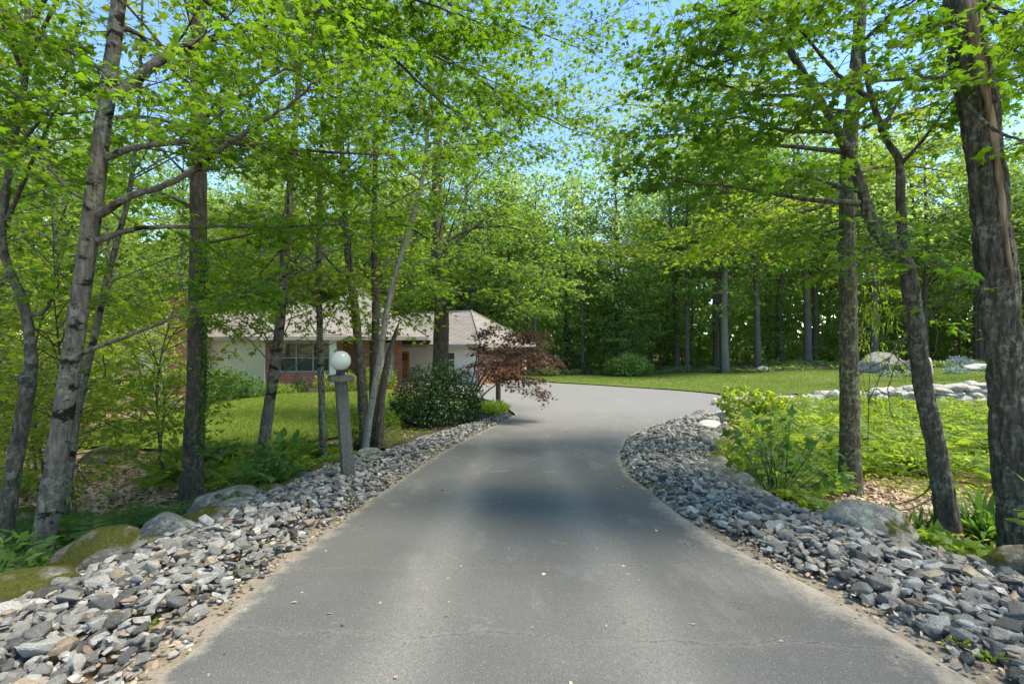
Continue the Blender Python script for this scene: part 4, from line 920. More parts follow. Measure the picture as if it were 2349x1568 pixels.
mk('ivy', [leaves(pI, rng.normal(0, .5, (nI, 3)) - UP * .6, np.c_[np.cos(an), -np.sin(an), np.full(nI, .4)], .075 * rng.uniform(.6, 1.2, nI), T_MAPLE)], MAT['leaf_fern_dark'], t2.root, t2.o)
simple_tree('maple_tree', 'slim leaning tree rising from the ferns before the brick corner', [(592, 1100, 9.3), (617, 930, 9.3), (640, 760, 9.3), (655, 560, 9.3), (668, 400, 9.4), (690, 100, 9.5), (700, -300, 9.6)], [.115, .105, .098, .085, .072, .05, .02], 'bark_grey', 'leaf_maple_light', 2.2, 8.5, 2.6, 17, 9, .10, bias=(.15, .2), low=12,
    limbs=[(((660, 480, 9.3), (600, 560, 10.0), (540, 640, 10.8)), (.022,), dict(nsec=8, sl=.8)), (((650, 600, 9.3), (700, 640, 10.2), (730, 720, 11)), (.02,), dict(nsec=9, sl=.8)), (((655, 560, 9.3), (590, 640, 10), (560, 720, 10.6)), (.018,), dict(nsec=8, sl=.7)), (((650, 620, 9.3), (580, 660, 9.6), (510, 690, 9.9)), (.016,), dict(nsec=9, sl=.7)), (((655, 590, 9.3), (700, 620, 9.6), (760, 640, 10), (800, 700, 10.3)), (.018,), dict(nsec=10, sl=.8))])
simple_tree('maple_sapling', 'very thin upright tree left of the lamp post', [(742, 1058, 10.2), (737, 900, 10.2), (733, 750, 10.2), (730, 520, 10.2), (738, 300, 10.3), (745, 0, 10.3)], [.08, .07, .064, .052, .04, .015], 'bark_grey', 'leaf_maple_light', 1.9, 8.0, 1.9, 17, 8, .10, low=9, sides=16, depth=.004, lr=.015)
# multi-stemmed maple
p1 = grounded(path((838, 1018, 11), (828, 860, 11), (815, 720, 11), (795, 560, 11), (782, 300, 11.1), (770, 0, 11.2))); p2 = grounded(path((855, 1014, 11.15), (858, 850, 11.15), (862, 700, 11.15), (858, 540, 11.2), (862, 250, 11.3), (870, -100, 11.4))); p3 = grounded(path((868, 1010, 10.95), (876, 900, 10.95), (890, 825, 10.95), (905, 770, 10.95), (915, 740, 10.95)))
tm = Tree('maple_tree', 'clump of dark stems sharing one base right of the lamp post', p1[0])
for pp, rr2, sd_ in ((p1, [.13, .11, .10, .08, .06, .03], 3), (p2, [.12, .10, .09, .075, .05, .02], 5), (p3, [.10, .085, .075, .055, .02], 8)): tm.trunk.append(bark_tube(pp, radp(pp, rr2), 22, .08, .008, 16, sd_))
tm.clumps(p1, 13, 2.6, 9.0, 2.8, 9, .75, .9); tm.clumps(p2, 10, 2.4, 9.5, 2.4, 9, .75, .9)
tm.limb(A((815, 720, 11), (780, 690, 10.8), (740, 670, 10.5), (690, 680, 10.2)), .022, nsec=8, sl=.8); tm.limb(A((862, 640, 11.1), (900, 620, 11), (960, 640, 10.8), (1010, 680, 10.6)), .02, nsec=8, sl=.8)
tm.done(11, .105, T_MAPLE, 'leaf_maple', 'bark_dark')
simple_tree('birch_tree', 'pale leaning birch trunk beside the dark stems', [(835, 1045, 9.9), (852, 930, 9.9), (870, 820, 9.9), (890, 700, 9.9), (915, 600, 9.95), (965, 430, 10), (985, 250, 10.1), (1000, 0, 10.2), (1010, -300, 10.2)], [.076, .069, .065, .06, .055, .047, .036, .026, .01], 'bark_birch', 'leaf_maple_light', 4.2, 10.5, 2.6, 17, 8, .10, M=14, T=T_OVAL, sides=20, depth=.003)
simple_tree('oak_tree', 'large spreading tree behind the evergreen shrub near the garage', [(1008, 935, 17.5), (1010, 820, 17.5), (1012, 700, 17.5), (1003, 580, 17.5), (1002, 400, 17.6), (1010, 150, 17.7), (1015, -100, 17.7)], [.34, .29, .27, .24, .18, .1, .03], 'bark_dark', 'leaf_mid', 4.0, 11.0, 4.8, 42, 9, .15, M=14, T=T_MAPLE, pl=1.0, cl=1.2, limbs=[
    (((1015, 706, 17.4), (1060, 676, 17), (1110, 662, 16.5), (1170, 680, 16), (1240, 720, 15.6)), (.075,), dict(nsec=12, sl=1.3, nspr=5, pl=.8)), (((1005, 640, 17.4), (960, 655, 17), (930, 690, 16.5), (900, 730, 16)), (.05,), dict(nsec=10, sl=1.2, nspr=5, pl=.8)),
    (((1010, 600, 17.5), (1080, 590, 17), (1170, 610, 16.5), (1290, 660, 16)), (.06,), dict(nsec=14, sl=1.4, nspr=5, pl=.9)), (((1010, 560, 17.5), (1100, 520, 18), (1200, 530, 18.5), (1310, 590, 19)), (.06,), dict(nsec=14, sl=1.5, nspr=5, pl=.9)),
    (((1003, 560, 17.5), (930, 520, 17), (860, 530, 16.5), (800, 590, 16)), (.06,), dict(nsec=13, sl=1.4, nspr=5, pl=.9)), (((1003, 600, 17.5), (960, 600, 16), (940, 640, 15)), (.05,), dict(nsec=9, sl=1.2, nspr=5, pl=.9))])

# --- right-hand trees
R1L = [(((1950, 260, 8.5), (1780, 240, 10), (1600, 260, 11.5), (1440, 240, 12.8), (1330, 260, 13.5)), (.04,), dict(nsec=18, sl=1.3, nspr=5, pl=.65, t0=.3)), (((1943, 450, 8.5), (1800, 500, 9), (1600, 535, 9.6), (1420, 570, 10.2)), (.035,), dict(nsec=16, sl=1.2, nspr=5, pl=.6)), (((1945, 520, 8.5), (1820, 545, 9.5), (1700, 575, 10.5), (1560, 590, 11.3)), (.03,), dict(nsec=15, sl=1.2, nspr=5, pl=.6)),
    (((1945, 350, 8.5), (1750, 330, 9), (1550, 310, 9.5), (1400, 330, 10)), (.04,), dict(nsec=17, sl=1.3, nspr=5, pl=.6)), (((1950, 200, 8.5), (1800, 190, 9.5), (1680, 200, 10.5), (1560, 190, 11)), (.04,), dict(nsec=14, sl=1.2, nspr=5, pl=.6)),
    (((1945, 400, 8.5), (2060, 380, 9.2), (2200, 400, 10)), (.035,), dict(nsec=12, sl=1.1, nspr=5, pl=.6)), (((1943, 430, 8.5), (1850, 430, 10.0), (1760, 480, 11.5), (1640, 520, 12.8)), (.035,), dict(nsec=15, sl=1.3, nspr=5, pl=.6)),
    (((1945, 300, 8.5), (2080, 260, 9), (2230, 200, 9.5)), (.035,), dict(nsec=12, sl=1.1, nspr=5, pl=.6)), (((1946, 560, 8.5), (1990, 600, 9.2), (2010, 660, 9.8)), (.012,), dict(nsec=6, sl=.5, nspr=3, pl=.4))]
simple_tree('oak_tree', 'upright trunk with mossy bark standing in the fern field', [(1950, 1135, 8.5), (1948, 950, 8.5), (1945, 760, 8.5), (1943, 500, 8.5), (1950, 300, 8.5), (1975, 0, 8.6), (1990, -400, 8.7), (2000, -800, 8.7)], [.175, .16, .150, .138, .125, .10, .07, .03], 'bark_moss', 'leaf_maple_light', 6.3, 13.5, 4.2, 9, 10, .097, M=12, limbs=R1L, over=0, sides=52, depth=.018, fr=16, bias=(-.1, 0))
p = grounded(path((2182, 1255, 5.6), (2150, 1050, 5.6), (2115, 870, 5.6), (2085, 640, 5.6), (2060, 585, 5.6), (2005, 520, 5.6), (1965, 400, 5.65), (1920, 300, 5.7), (1870, 215, 5.75), (1800, 100, 5.8), (1720, -10, 5.9), (1600, -250, 6), (1500, -600, 6.1)))
t = Tree('maple_tree', 'forked leaning maple in front of the upright mossy trunk', p[0]); t.trunk.append(bark_tube(p, radp(p, [.12, .108, .102, .092, .082, .072, .064, .058, .052, .046, .04, .03, .015]), 44, .04, .014, 20, 12))
p2 = path((2088, 650, 5.6), (2072, 560, 5.62), (2066, 470, 5.65), (2062, 370, 5.7), (2035, 325, 5.75), (2000, 230, 5.8), (1975, 100, 5.9), (1960, -100, 6), (1950, -400, 6)); t.trunk.append(bark_tube(p2, radp(p2, [.062, .056, .052, .048, .04, .036, .03, .022, .01]), 24, .06, .006, 17, 13, flare=0))
for l in [(((1968, 466, 5.6), (1850, 457, 5.5), (1750, 440, 5.4), (1600, 420, 5.4), (1480, 395, 5.5)), .030, 15), (((1925, 300, 5.7), (1800, 300, 5.6), (1690, 270, 5.5), (1560, 300, 5.4)), .026, 13), (((1870, 215, 5.75), (1760, 220, 5.8), (1640, 190, 5.9), (1520, 130, 6)), .026, 12),
          (((1800, 100, 5.8), (1700, 130, 5.7), (1600, 150, 5.6), (1560, 80, 5.5)), .02, 9), (((2062, 380, 5.7), (2110, 330, 5.5), (2170, 250, 5.3), (2230, 200, 5.2)), .024, 10), (((2000, 230, 5.8), (1920, 170, 5.5), (1830, 60, 5.2), (1760, -30, 5)), .026, 12),
          (((2020, 300, 5.75), (2080, 200, 6.2), (2150, 100, 6.8)), .024, 10), (((1975, 100, 5.9), (2050, 30, 5.6), (2140, -20, 5.4)), .024, 10), (((1960, 0, 5.9), (1900, -60, 6.5), (1820, 60, 7.2), (1700, 60, 7.8)), .03, 13), (((1980, 440, 5.6), (1900, 420, 6.4), (1800, 380, 7.2), (1680, 360, 7.8)), .026, 13),
          (((2070, 520, 5.6), (2020, 560, 5.3), (1960, 580, 5.1)), .014, 5), (((1985, 490, 5.6), (1900, 510, 5.9), (1800, 540, 6.2)), .014, 7)]:
    t.limb(A(*l[0]), l[1], nsec=l[2], t0=.2, sl=.85, nspr=4, pl=.5)
t.clumps(p[:66], 14, 5.6, 9.5, 3.0, 10, .8, 1.0); t.done(12, .093, T_MAPLE, 'leaf_maple', 'bark_oak')
p = grounded(path((2352, 1300, 4.93), (2326, 1050, 4.93), (2300, 784, 4.93), (2275, 550, 4.93), (2250, 300, 4.93), (2215, 100, 4.95), (2200, -20, 5.0), (2150, -300, 5), (2120, -800, 5.1), (2100, -1300, 5.1)))
t3 = Tree('oak_tree', 'thick furrowed trunk with a long strip of bare wood', p[0]); t3.trunk.append(bark_tube(p, radp(p, [.215, .186, .178, .171, .166, .16, .156, .13, .10, .04]), 84, .03, .038, 13, 21, flare=.3))
t3.limb(A((2290, 640, 4.85), (2230, 650, 5.0), (2175, 680, 5.2), (2120, 740, 5.5)), .02, nsec=2, t0=.6, sl=.4, nspr=1)
t3.limb(A((2190, 175, 4.9), (2100, 180, 4.8), (2000, 190, 4.7), (1900, 215, 4.7)), .022, nsec=6, sl=.7)
t3.limb(A((2215, 240, 4.75), (2270, 290, 4.5), (2340, 320, 4.3), (2420, 320, 4.2)), .02, nsec=2, t0=.7, sl=.4)
t3.limb(A((2190, -20, 5), (2290, 20, 4.8), (2380, 60, 4.6)), .03, nsec=9, sl=.8); t3.limb(A((2200, -80, 5), (2330, 120, 5.8), (2420, 200, 6.4)), .03, nsec=10, sl=.9)
t3.limb(A((2180, -60, 5), (2080, -90, 4.6), (1980, -60, 4.3), (1860, -20, 4.1)), .03, nsec=12, sl=.9)
t3.clumps(p, 24, 5.8, 12.5, 4.8, 10, .9, 1.1); t3.done(14, .095, T_MAPLE, 'leaf_maple', 'bark_oak')
# bare wood strip: follows the trunk on the side facing the drive's far end
ii = np.linspace(.28, .70, 34); f = ii * (len(p) - 1); c = np.stack([np.interp(f, np.arange(len(p)), p[:, k]) for k in range(3)], 1); rr2 = np.interp(f, np.arange(len(p)), radp(p, [.215, .186, .178, .171, .166, .16, .156, .13, .10, .04])) * 1.01 + .010
wd = np.interp(ii, [.28, .36, .5, .58, .70], [.02, .12, .26, .36, .42]) * (1 + .25 * np.sin(ii * 90) + .15 * np.sin(ii * 211)); th = np.linspace(-1, 1, 9)
ang = np.interp(ii, [.28, .5, .70], [-1.65, -1.9, -2.0])[:, None] + th[None] * wd[:, None]
bulge = rr2[:, None] - .012 * np.cos(th * 1.57)[None] * 0 + .012 * (fbm(np.stack([ang * 6, np.repeat(ii[:, None], 9, 1) * 60, ang * 0], -1), 3) - .5)
edge = np.where(np.abs(th)[None] > .99, -.03, 0)
Vw = np.stack([c[:, 0:1] + (bulge + edge) * np.cos(ang), c[:, 1:2] + (bulge + edge) * np.sin(ang), np.repeat(c[:, 2:3], 9, 1)], -1).reshape(-1, 3)
i = (np.arange(33)[:, None] * 9 + np.arange(8)[None]).ravel(); mk('bare_wood', [(Vw, np.stack([i, i + 1, i + 10, i + 9], -1), None)], MAT['wood_bare'], t3.root, t3.o, True)

# hanging dead twigs between the two right-hand trunks
dt = thing('dead_branch', 'bare drooping twigs hanging beside the forked maple', 'branch', at(2080, 760, 5.7)); tw = []
for q_ in [((2095, 760, 5.6), (2060, 790, 5.5), (2035, 830, 5.4), (2015, 870, 5.3), (2005, 930, 5.2)), ((2075, 775, 5.55), (2050, 850, 5.4), (2035, 900, 5.3), (2050, 960, 5.2), (2060, 985, 5.2)), ((2120, 750, 5.5), (2160, 700, 5.4), (2190, 660, 5.3)), ((2040, 820, 5.4), (1980, 850, 5.4), (1900, 900, 5.4)), ((2050, 810, 5.4), (2090, 850, 5.3), (2110, 880, 5.2)), ((2130, 700, 5.5), (2150, 760, 5.4), (2140, 820, 5.3))]:
    p = catmull(A(*q_), 6) + rng.normal(0, .006, (6 * (len(q_) - 1) + 1, 3)); tw.append(tube(p, np.linspace(.007, .002, len(p)), 5))
mk('twigs', tw, MAT['bark_dark'], dt, at(2080, 760, 5.7), True)
fb = thing('fallen_branch', 'dead grey branch arching over the leaf litter by the forked maple', 'branch', gpt(5.6, 6.6)); tw = []
for q_ in [((2145, 1100, 6.2), (2120, 1130, 6.3), (2080, 1150, 6.4), (2020, 1160, 6.5)), ((2140, 1140, 6.2), (2090, 1165, 6.2), (2030, 1172, 6.3)), ((2135, 1115, 6.2), (2130, 1085, 6.3), (2100, 1080, 6.5), (2060, 1092, 6.6))]:
    p = catmull(A(*q_), 6); tw.append(tube(p, np.linspace(.016, .004, len(p)), 6))
mk('twigs', tw, MAT['bark_pale'], fb, gpt(5.6, 6.6), True)
fb = thing('fallen_branch', 'pale broken branch propped on the slope among the saplings', 'branch', gpt(-8.0, 9.8)); tw = []
for q_ in [((490, 1050, 9.6), (440, 1080, 9.8), (405, 1105, 10)), ((470, 1095, 9.4), (430, 1088, 9.7), (415, 1100, 9.9))]:
    p = catmull(A(*q_), 6); tw.append(tube(p, np.linspace(.018, .008, len(p)), 6))
mk('twigs', tw, MAT['bark_pale'], fb, gpt(-8.0, 9.8), True)

# --- far and mid-distance trees: prototypes, then copies
def proto(name, h, r0, zlo, rad, K, per, size, M, leaf, bark, T=T_DIAM, pl=1.2, cl=1.3, lean=.3, sides=10, prof=None):
    top = np.array([rng.normal(0, lean), rng.normal(0, lean), h]); pts = [np.array([0, 0, -.3]), np.array([rng.normal(0, .06), rng.normal(0, .06), h * .25]), top * .55 + rng.normal(0, .1, 3), top]
    p = catmull(pts, 8); t = Tree(name, 'tree', (0, 0, 0)); t.trunk.append(bark_tube(p, np.interp(p[:, 2], [-.3, 1, h * .6, h], [r0 * 1.05, r0, r0 * .6, .03]), 14, .25, .01, 9, int(h * 10), flare=.5))
    t.clumps(p, K, zlo, h, rad, per, pl, cl, prof, lr=.05); t.done(M, size, T, leaf, bark, twigs=False, flat=.5, width=.55); return t.root
PF = [proto('woodland_tree', 19, .24, 5.5, 4.0, 54, 8, .32, 11, 'leaf_far', 'bark_far'), proto('woodland_tree', 17, .20, 4.5, 3.4, 48, 8, .30, 11, 'leaf_far', 'bark_dark'), proto('woodland_tree', 20, .30, 6.5, 4.4, 58, 8, .32, 11, 'leaf_far', 'bark_far', lean=.8), proto('woodland_tree', 15, .15, 3.5, 2.8, 42, 8, .28, 11, 'leaf_far', 'bark_dark')]
PU = [proto('understory_tree', 6.5, .06, 1.0, 2.2, 34, 8, .22, 11, 'leaf_far', 'bark_dark', pl=.9, cl=.8, prof=lambda h: .75 + .25 * h), proto('understory_tree', 4.5, .05, .5, 1.9, 30, 8, .20, 11, 'leaf_far', 'bark_dark', pl=.8, cl=.7, prof=lambda h: .9), proto('understory_tree', 8.5, .09, 2.0, 2.6, 40, 8, .24, 11, 'leaf_far', 'bark_far', pl=1.0, cl=.9)]
PM = [proto('maple_tree', 15, .15, 3.0, 3.6, 42, 9, .17, 13, 'leaf_mid', 'bark_dark', T_OVAL, .95, 1.1), proto('maple_tree', 13, .11, 2.2, 3.0, 38, 9, .16, 13, 'leaf_mid', 'bark_grey', T_OVAL, .9, 1.0), proto('maple_tree', 16, .2, 4.0, 4.2, 46, 9, .18, 13, 'leaf_understory', 'bark_dark', T_OVAL, 1.0, 1.2)]
used = set()
def place(pr, x, y, s_, label, group, sink=.05):
    k = id(pr); loc = (x, y, Hs(x, y) - sink)
    if pr.name in used: return dup(pr, loc, random.uniform(0, 6.28), s_, label, group)
    used.add(pr.name); pr.location = loc; pr.rotation_euler = (0, 0, random.uniform(0, 6.28)); pr.scale = (s_, s_, s_); tag(pr, label, 'tree', group); return pr
FARL = 'tall slim tree in the shaded woods beyond the lawn'; FARG = 'trees in the woods beyond the lawn'
FT = []
for row, (yb, n, x0, x1) in enumerate(((39.5, 19, -22, 48), (44.0, 20, -30, 54), (50, 18, -38, 60), (58, 16, -45, 66))):
    for k in range(n):
        x = x0 + (x1 - x0) * (k + random.uniform(.15, .85)) / n; y = yb + random.uniform(-1.6, 1.6)
        if x > 22: y -= (x - 22) * .28
        if -26 < x < 0 and y < 43: y += 5
        s_ = random.uniform(.85, 1.12)
        if -1 < x / y * 40 < 14: s_ *= 1.0
        FT.append((row, x / y, place(random.choice(PF), x, y, s_, FARL, FARG)))
UT = []
for k in range(46):
    x = random.uniform(-24, 46); y = random.uniform(39.5, 50) - max(0, x - 22) * .28
    if -26 < x < -1 and y < 44: y += 6
    o = place(random.choice(PU), x, y, random.uniform(.75, 1.2), 'low leafy understory tree among the trunks beyond the lawn', 'understory trees beyond the lawn'); UT.append((x / y, o))
pl_ = proto('woodland_tree', 19, .29, 8, 4.5, 60, 9, .36, 12, 'leaf_far', 'bark_pale', lean=.15); place(pl_, 16.6, 37.6, 1.0, 'thick pale grey trunk flaring at the lawn edge', None)
ORD = 'nearest second third fourth fifth sixth seventh eighth ninth tenth eleventh twelfth thirteenth fourteenth fifteenth sixteenth seventeenth eighteenth nineteenth twentieth twenty-first twenty-second twenty-third twenty-fourth twenty-fifth twenty-sixth twenty-seventh twenty-eighth twenty-ninth thirtieth'.split()
RANK = ['front', 'second', 'third', 'fourth']
def rank_labels(items, ref, fmt):
    """items (bearing, obj): number them outwards from the bearing ref"""
    for sgn, word in ((-1, 'left'), (1, 'right')):
        for k, (b, o) in enumerate(sorted([q for q in items if (q[0] - ref) * sgn > 0], key=lambda q: abs(q[0] - ref))): o['label'] = fmt % (ORD[min(k, 29)], word)
for r_ in range(4): rank_labels([(b, o) for rw, b, o in FT if rw == r_], 16.6 / 37.6, 'slim woodland tree in the ' + RANK[r_] + ' rank, %s to the %s of the thick pale trunk')
rank_labels([(b, o) for b, o in UT if o.location.y < 44], 16.6 / 37.6, 'low leafy understory tree, %s to the %s of the thick pale trunk')
rank_labels([(b, o) for b, o in UT if o.location.y >= 44], 16.6 / 37.6, 'understory tree deep among the trunks, %s to the %s of the thick pale trunk')
LWG = 'trees in the woods left of the lawn'
LT = []
for x, y, k, s_ in ((-9.5, 8.3, 1, .8), (-12.5, 10.5, 0, .9), (-13.5, 14.5, 1, .9), (-16.5, 13, 2, .9), (-18.5, 17, 0, 1.0), (-17, 20.5, 1, .9), (-21, 20, 2, 1.0), (-23.5, 15, 0, 1.1), (-25, 24, 1, 1.1), (-22.5, 27, 0, .9), (-29, 20, 2, 1.0), (-28, 30, 0, 1.1), (-33, 26, 1, 1.2), (-11, 5.5, 0, .8), (-15, 8, 2, .9), (-20, 10.5, 1, 1.0)):
    LT.append((x / y, place(PM[k], x, y, s_, 'leafy maple in the sunlit woods left of the lawn', LWG)))
rank_labels(LT, -.66, 'leafy maple in the sunlit woods, %s to the %s of the ivy-clad trunk')
HT = []
for x, y, k, s_ in ((-14, 36, 0, 1.05), (-20, 39, 2, 1.1), (-8, 39.5, 2, 1.0), (-26, 38, 0, 1.2), (-32, 36, 1, 1.3), (-3.5, 41, 0, 1.0)):
    HT.append((x / y, place(PM[k], x, y, s_, 'tall maple rising behind the house roof', 'trees behind the house')))
rank_labels(HT, -.67, 'tall maple rising behind the house roof, %s to the %s of the chimney')
o = place(PM[1], 7.4, .4, .85, 'unseen maple added beside the stone border to shade the drive', 'unseen trees added for shade')  # added out of frame so its crown shades the near drive
o = place(PM[0], 6.2, -3.4, .85, 'unseen maple added behind the viewpoint to shade the drive', 'unseen trees added for shade')  # second unseen tree, put in behind the camera for foreground shade
# woods far behind: one closing mass of leaves
n = 52000; an = rng.uniform(-1.25, 1.35, n); dst = rng.uniform(66, 84, n); hh = rng.random(n) ** .8 * (19 + 4 * np.sin(an * 23) + 3 * np.sin(an * 51)); hh = np.where((an > -.05) & (an < .35), hh * .82, hh)
pos = np.c_[np.sin(an) * dst, np.cos(an) * dst, H(np.sin(an) * dst, np.cos(an) * dst) + hh]
tag(mk('far_woods', [leaves(pos, rdir(n), rdir(n, .4), rng.uniform(.8, 1.7, n), T_DIAM)], MAT['leaf_far']), 'dense green woods closing the view behind the trees', 'woods', kind='stuff')

n = 26000; an = rng.uniform(-1.0, 1.0, n); dst = rng.uniform(47, 66, n); hh = rng.random(n) ** 1.3 * (5 + 2.5 * np.sin(an * 31) + 1.5 * np.sin(an * 77)); px, py = np.sin(an) * dst, np.cos(an) * dst; kk = (py > 42) & (fbm(np.c_[px * .25, py * .25, hh * .3], 3, 2) > .42); px, py, hh = px[kk], py[kk], hh[kk]; n = len(px)
tag(mk('undergrowth', [leaves(np.c_[px, py, H(px, py) + hh], rdir(n), rdir(n, .8), rng.uniform(.35, .8, n), T_DIAM)], MAT['leaf_far']), 'green undergrowth between the trunks deep in the woods', 'undergrowth', kind='stuff')

# ------------------------------------------------------------------ shrubs, plants, ground cover
def bush(name, label, x, y, lobes, n, size, T, leaf, cat='shrub', group=None, stems=14, z0=None, flowers=None, inner=.5, up=.3, bark='bark_dark'):
    b = gpt(x, y) if z0 is None else np.array([x, y, z0]); root = thing(name, label, cat, b, group); ch = []; st = []; tips = []
    tot = sum(l[3] * l[4] for l in lobes)
    for (ox, oy, oz, rx, rz) in lobes:
        m_ = int(n * rx * rz / tot); d = rdir(m_); rad = (inner + (1 - inner) * rng.random(m_) ** .5) * (.55 + .9 * fbm(d * 3.0 + ox * 3, 3, rx))
        pos = b + np.array([ox, oy, oz]) + d * rad[:, None] * np.array([rx, rx, rz]); k = pos[:, 2] > b[2] + .02; pos, d = pos[k], d[k]
        ch.append(leaves(pos, d * .6 + rng.normal(0, .5, d.shape) - UP * .1, d * .5 + UP * up + rng.normal(0, .35, d.shape), size * rng.uniform(.6, 1.3, len(pos)), T))
        q = pos[rng.integers(0, len(pos), max(2, int(stems * rx * rz / tot)))]; st.append(sticks(np.repeat(b[None], len(q), 0) + rng.normal(0, .06, q.shape) * [1, 1, 0], q, .012, .004, 4)); tips.append(pos[d[:, 2] > .2])
    mk('stems', st, MAT[bark], root, b, True)['kind'] = 'stuff'; mk('foliage', ch, MAT[leaf], root, b)
    if flowers:
        tp = np.vstack(tips); tp = tp[rng.integers(0, len(tp), flowers[0])]; fl = []
        for q in range(5): fl.append(leaves(tp + UP * .03, rdir(len(tp), .8), rdir(len(tp), .6), flowers[2], T_OVAL))
        mk('blossoms', fl, MAT[flowers[1]], root, b)
    return root
bush('evergreen_shrub', 'dense dark evergreen shrub in the mulch bed at the drive edge', -2.3, 14.6, [(-.35, 0, .75, .85, .85), (.5, 0, .7, .75, .8), (.05, .3, 1.05, .75, .75), (-.8, .1, .5, .55, .6), (.95, .1, .45, .45, .5), (.1, -.4, .45, .8, .6), (-.6, .1, 1.45, .3, .35), (.25, .1, 1.6, .35, .4), (.75, .2, 1.3, .3, .4), (-1.1, 0, .8, .3, .4), (1.15, 0, .85, .3, .45), (-.1, -.5, 1.1, .4, .4), (-1.2, -.1, .35, .35, .3)], 15000, .075, T_OVAL, 'leaf_shrub', inner=.6)
bush('feathery_shrub', 'feathery light green shrub behind the lamp post', -3.7, 11.2, [(-.3, 0, .55, .5, .65), (.25, .1, .5, .5, .6), (.75, .2, .4, .35, .5)], 5200, .085, T_LANCE, 'leaf_fern', up=.0, stems=40)
bush('leafy_shrub', 'low shrub with large compound leaves left of the lamp post', -3.62, 7.0, [(0, 0, .35, .48, .42), (.15, .2, .5, .35, .4)], 420, .15, T_OVAL, 'leaf_fern_dark', up=.9, stems=20, inner=.35, z0=-.62)
bush('leafy_plant', 'big-leaved plant at the picture corner beside the mossy boulder', -4.05, 3.75, [(0, 0, .25, .36, .32), (-.2, .3, .3, .3, .3)], 260, .12, T_OVAL, 'leaf_fern_dark', 'plant', up=.9, stems=16, inner=.3)
bush('leafy_plant', 'few broad leaves poking in beside the thick furrowed trunk', 3.92, 3.5, [(0, 0, .55, .2, .3)], 34, .16, T_OVAL, 'leaf_fern', 'plant', up=.9, stems=8, inner=.3, z0=-.15)
bush('sapling_shrub', 'maple-leaved sapling shrub on the bank before the upright mossy trunk', 3.75, 6.9, [(-.3, 0, 1.05, .42, .3), (.45, .1, .95, .5, .35), (0, .1, .65, .55, .25), (.75, 0, .5, .4, .25), (-.45, .1, .45, .35, .2), (.1, .2, 1.3, .3, .2)], 210, .15, T_MAPLE, 'leaf_fern_dark', up=1.3, stems=22, inner=.2, z0=-.75)
bush('leafy_plant', 'small bright plant among the boulders at the bend', 3.9, 8.6, [(0, 0, .35, .4, .35), (.4, .2, .3, .4, .3)], 420, .10, T_MAPLE, 'leaf_understory', 'plant', up=.9, inner=.3, z0=-.75)
bush('leafy_plant', 'leafy plant at the end of the boulder cluster by the parking area', 7.3, 15.5, [(0, 0, .7, .7, .5), (.8, 0, .6, .6, .5)], 900, .15, T_MAPLE, 'leaf_understory', 'plant', up=.9, inner=.3)
bush('rhododendron', 'pink-flowered rhododendron against the siding of the angled wing', -12.6, 21.6, [(0, 0, .6, 1.0, .75), (-.9, .4, .6, .9, .8), (.8, .5, .4, .7, .5)], 3600, .14, T_OVAL, 'leaf_fern_dark', flowers=(14, 'petal_pink', .09))
bush('groundcover_plant', 'low yellow-green cushion plant on the mulch by the brick corner', -11.6, 23.6, [(0, 0, .15, .7, .3), (.7, .3, .15, .6, .3)], 1500, .11, T_OVAL, 'leaf_field', 'plant', stems=8)
bush('round_shrub', 'small round bush at the lawn edge under the windows', -10.5, 24.1, [(0, 0, .3, .45, .4)], 1400, .07, T_OVAL, 'leaf_shrub', up=.3)
bush('rose_shrub', 'white-flowered bush under the front windows', -9.6, 25.4, [(0, 0, .4, .8, .5), (.9, .1, .4, .6, .6)], 2600, .09, T_OVAL, 'leaf_understory', flowers=(24, 'petal_white', .09))
bush('perennial_plant', 'bright green mound with purple flowers before the entry', -8.2, 25.3, [(0, 0, .3, .5, .4), (.5, .2, .25, .4, .35)], 1300, .10, T_LANCE, 'leaf_fern', 'plant', flowers=(10, 'petal_pink', .07))
bush('flowering_shrub', 'loose pale green shrub by the brick path', -7.3, 26.2, [(0, 0, .6, .6, .6), (.5, .3, .5, .5, .6), (-.5, .2, .6, .5, .6)], 1900, .11, T_OVAL, 'leaf_understory')
bush('dark_bush', 'broad dark bush at the lawn edge before the woods', 9.1, 37.6, [(0, 0, .8, 1.6, .9), (.9, .2, .5, 1.0, .7), (-.8, .1, .6, 1.0, .7)], 5000, .20, T_OVAL, 'leaf_far')
bush('wood_edge_bush', 'small dark bush at the far end of the garage', 3.0, 38.0, [(0, 0, .3, .7, .4)], 800, .18, T_OVAL, 'leaf_far')
for k, (x, y) in enumerate(((22.2, 28.4), (23.4, 28.0), (26.0, 28.3), (28.0, 28.2))):
    bush('silver_plant', ('silver-leaved cushion left of the pale peaked boulder', 'silver-leaved cushion at the foot of the pale peaked boulder', 'silver-leaved cushion right of the pale peaked boulder', 'silver-leaved cushion before the blue flowers')[k], x, y, [(0, 0, .12, .55, .25)], 420, .14, T_OVAL, 'leaf_silver', 'plant', 'silver cushions by the boulders', stems=4)
bush('catmint', 'blue-flowered clump beside the pale rocks at the wood edge', 28.2, 30.6, [(0, 0, .35, .6, .4), (.9, 0, .25, .5, .3)], 600, .2, T_LANCE, 'leaf_silver', 'plant', flowers=(90, 'petal_blue', .07))
bush('vine_mound', 'dark green vine spilling over the dry stone wall', 13.6, 19.0, [(0, 0, .1, 1.1, .4), (1.3, -.1, .1, .9, .4), (-1.2, -.2, .0, .8, .35)], 1700, .17, T_MAPLE, 'leaf_fern', up=.9)

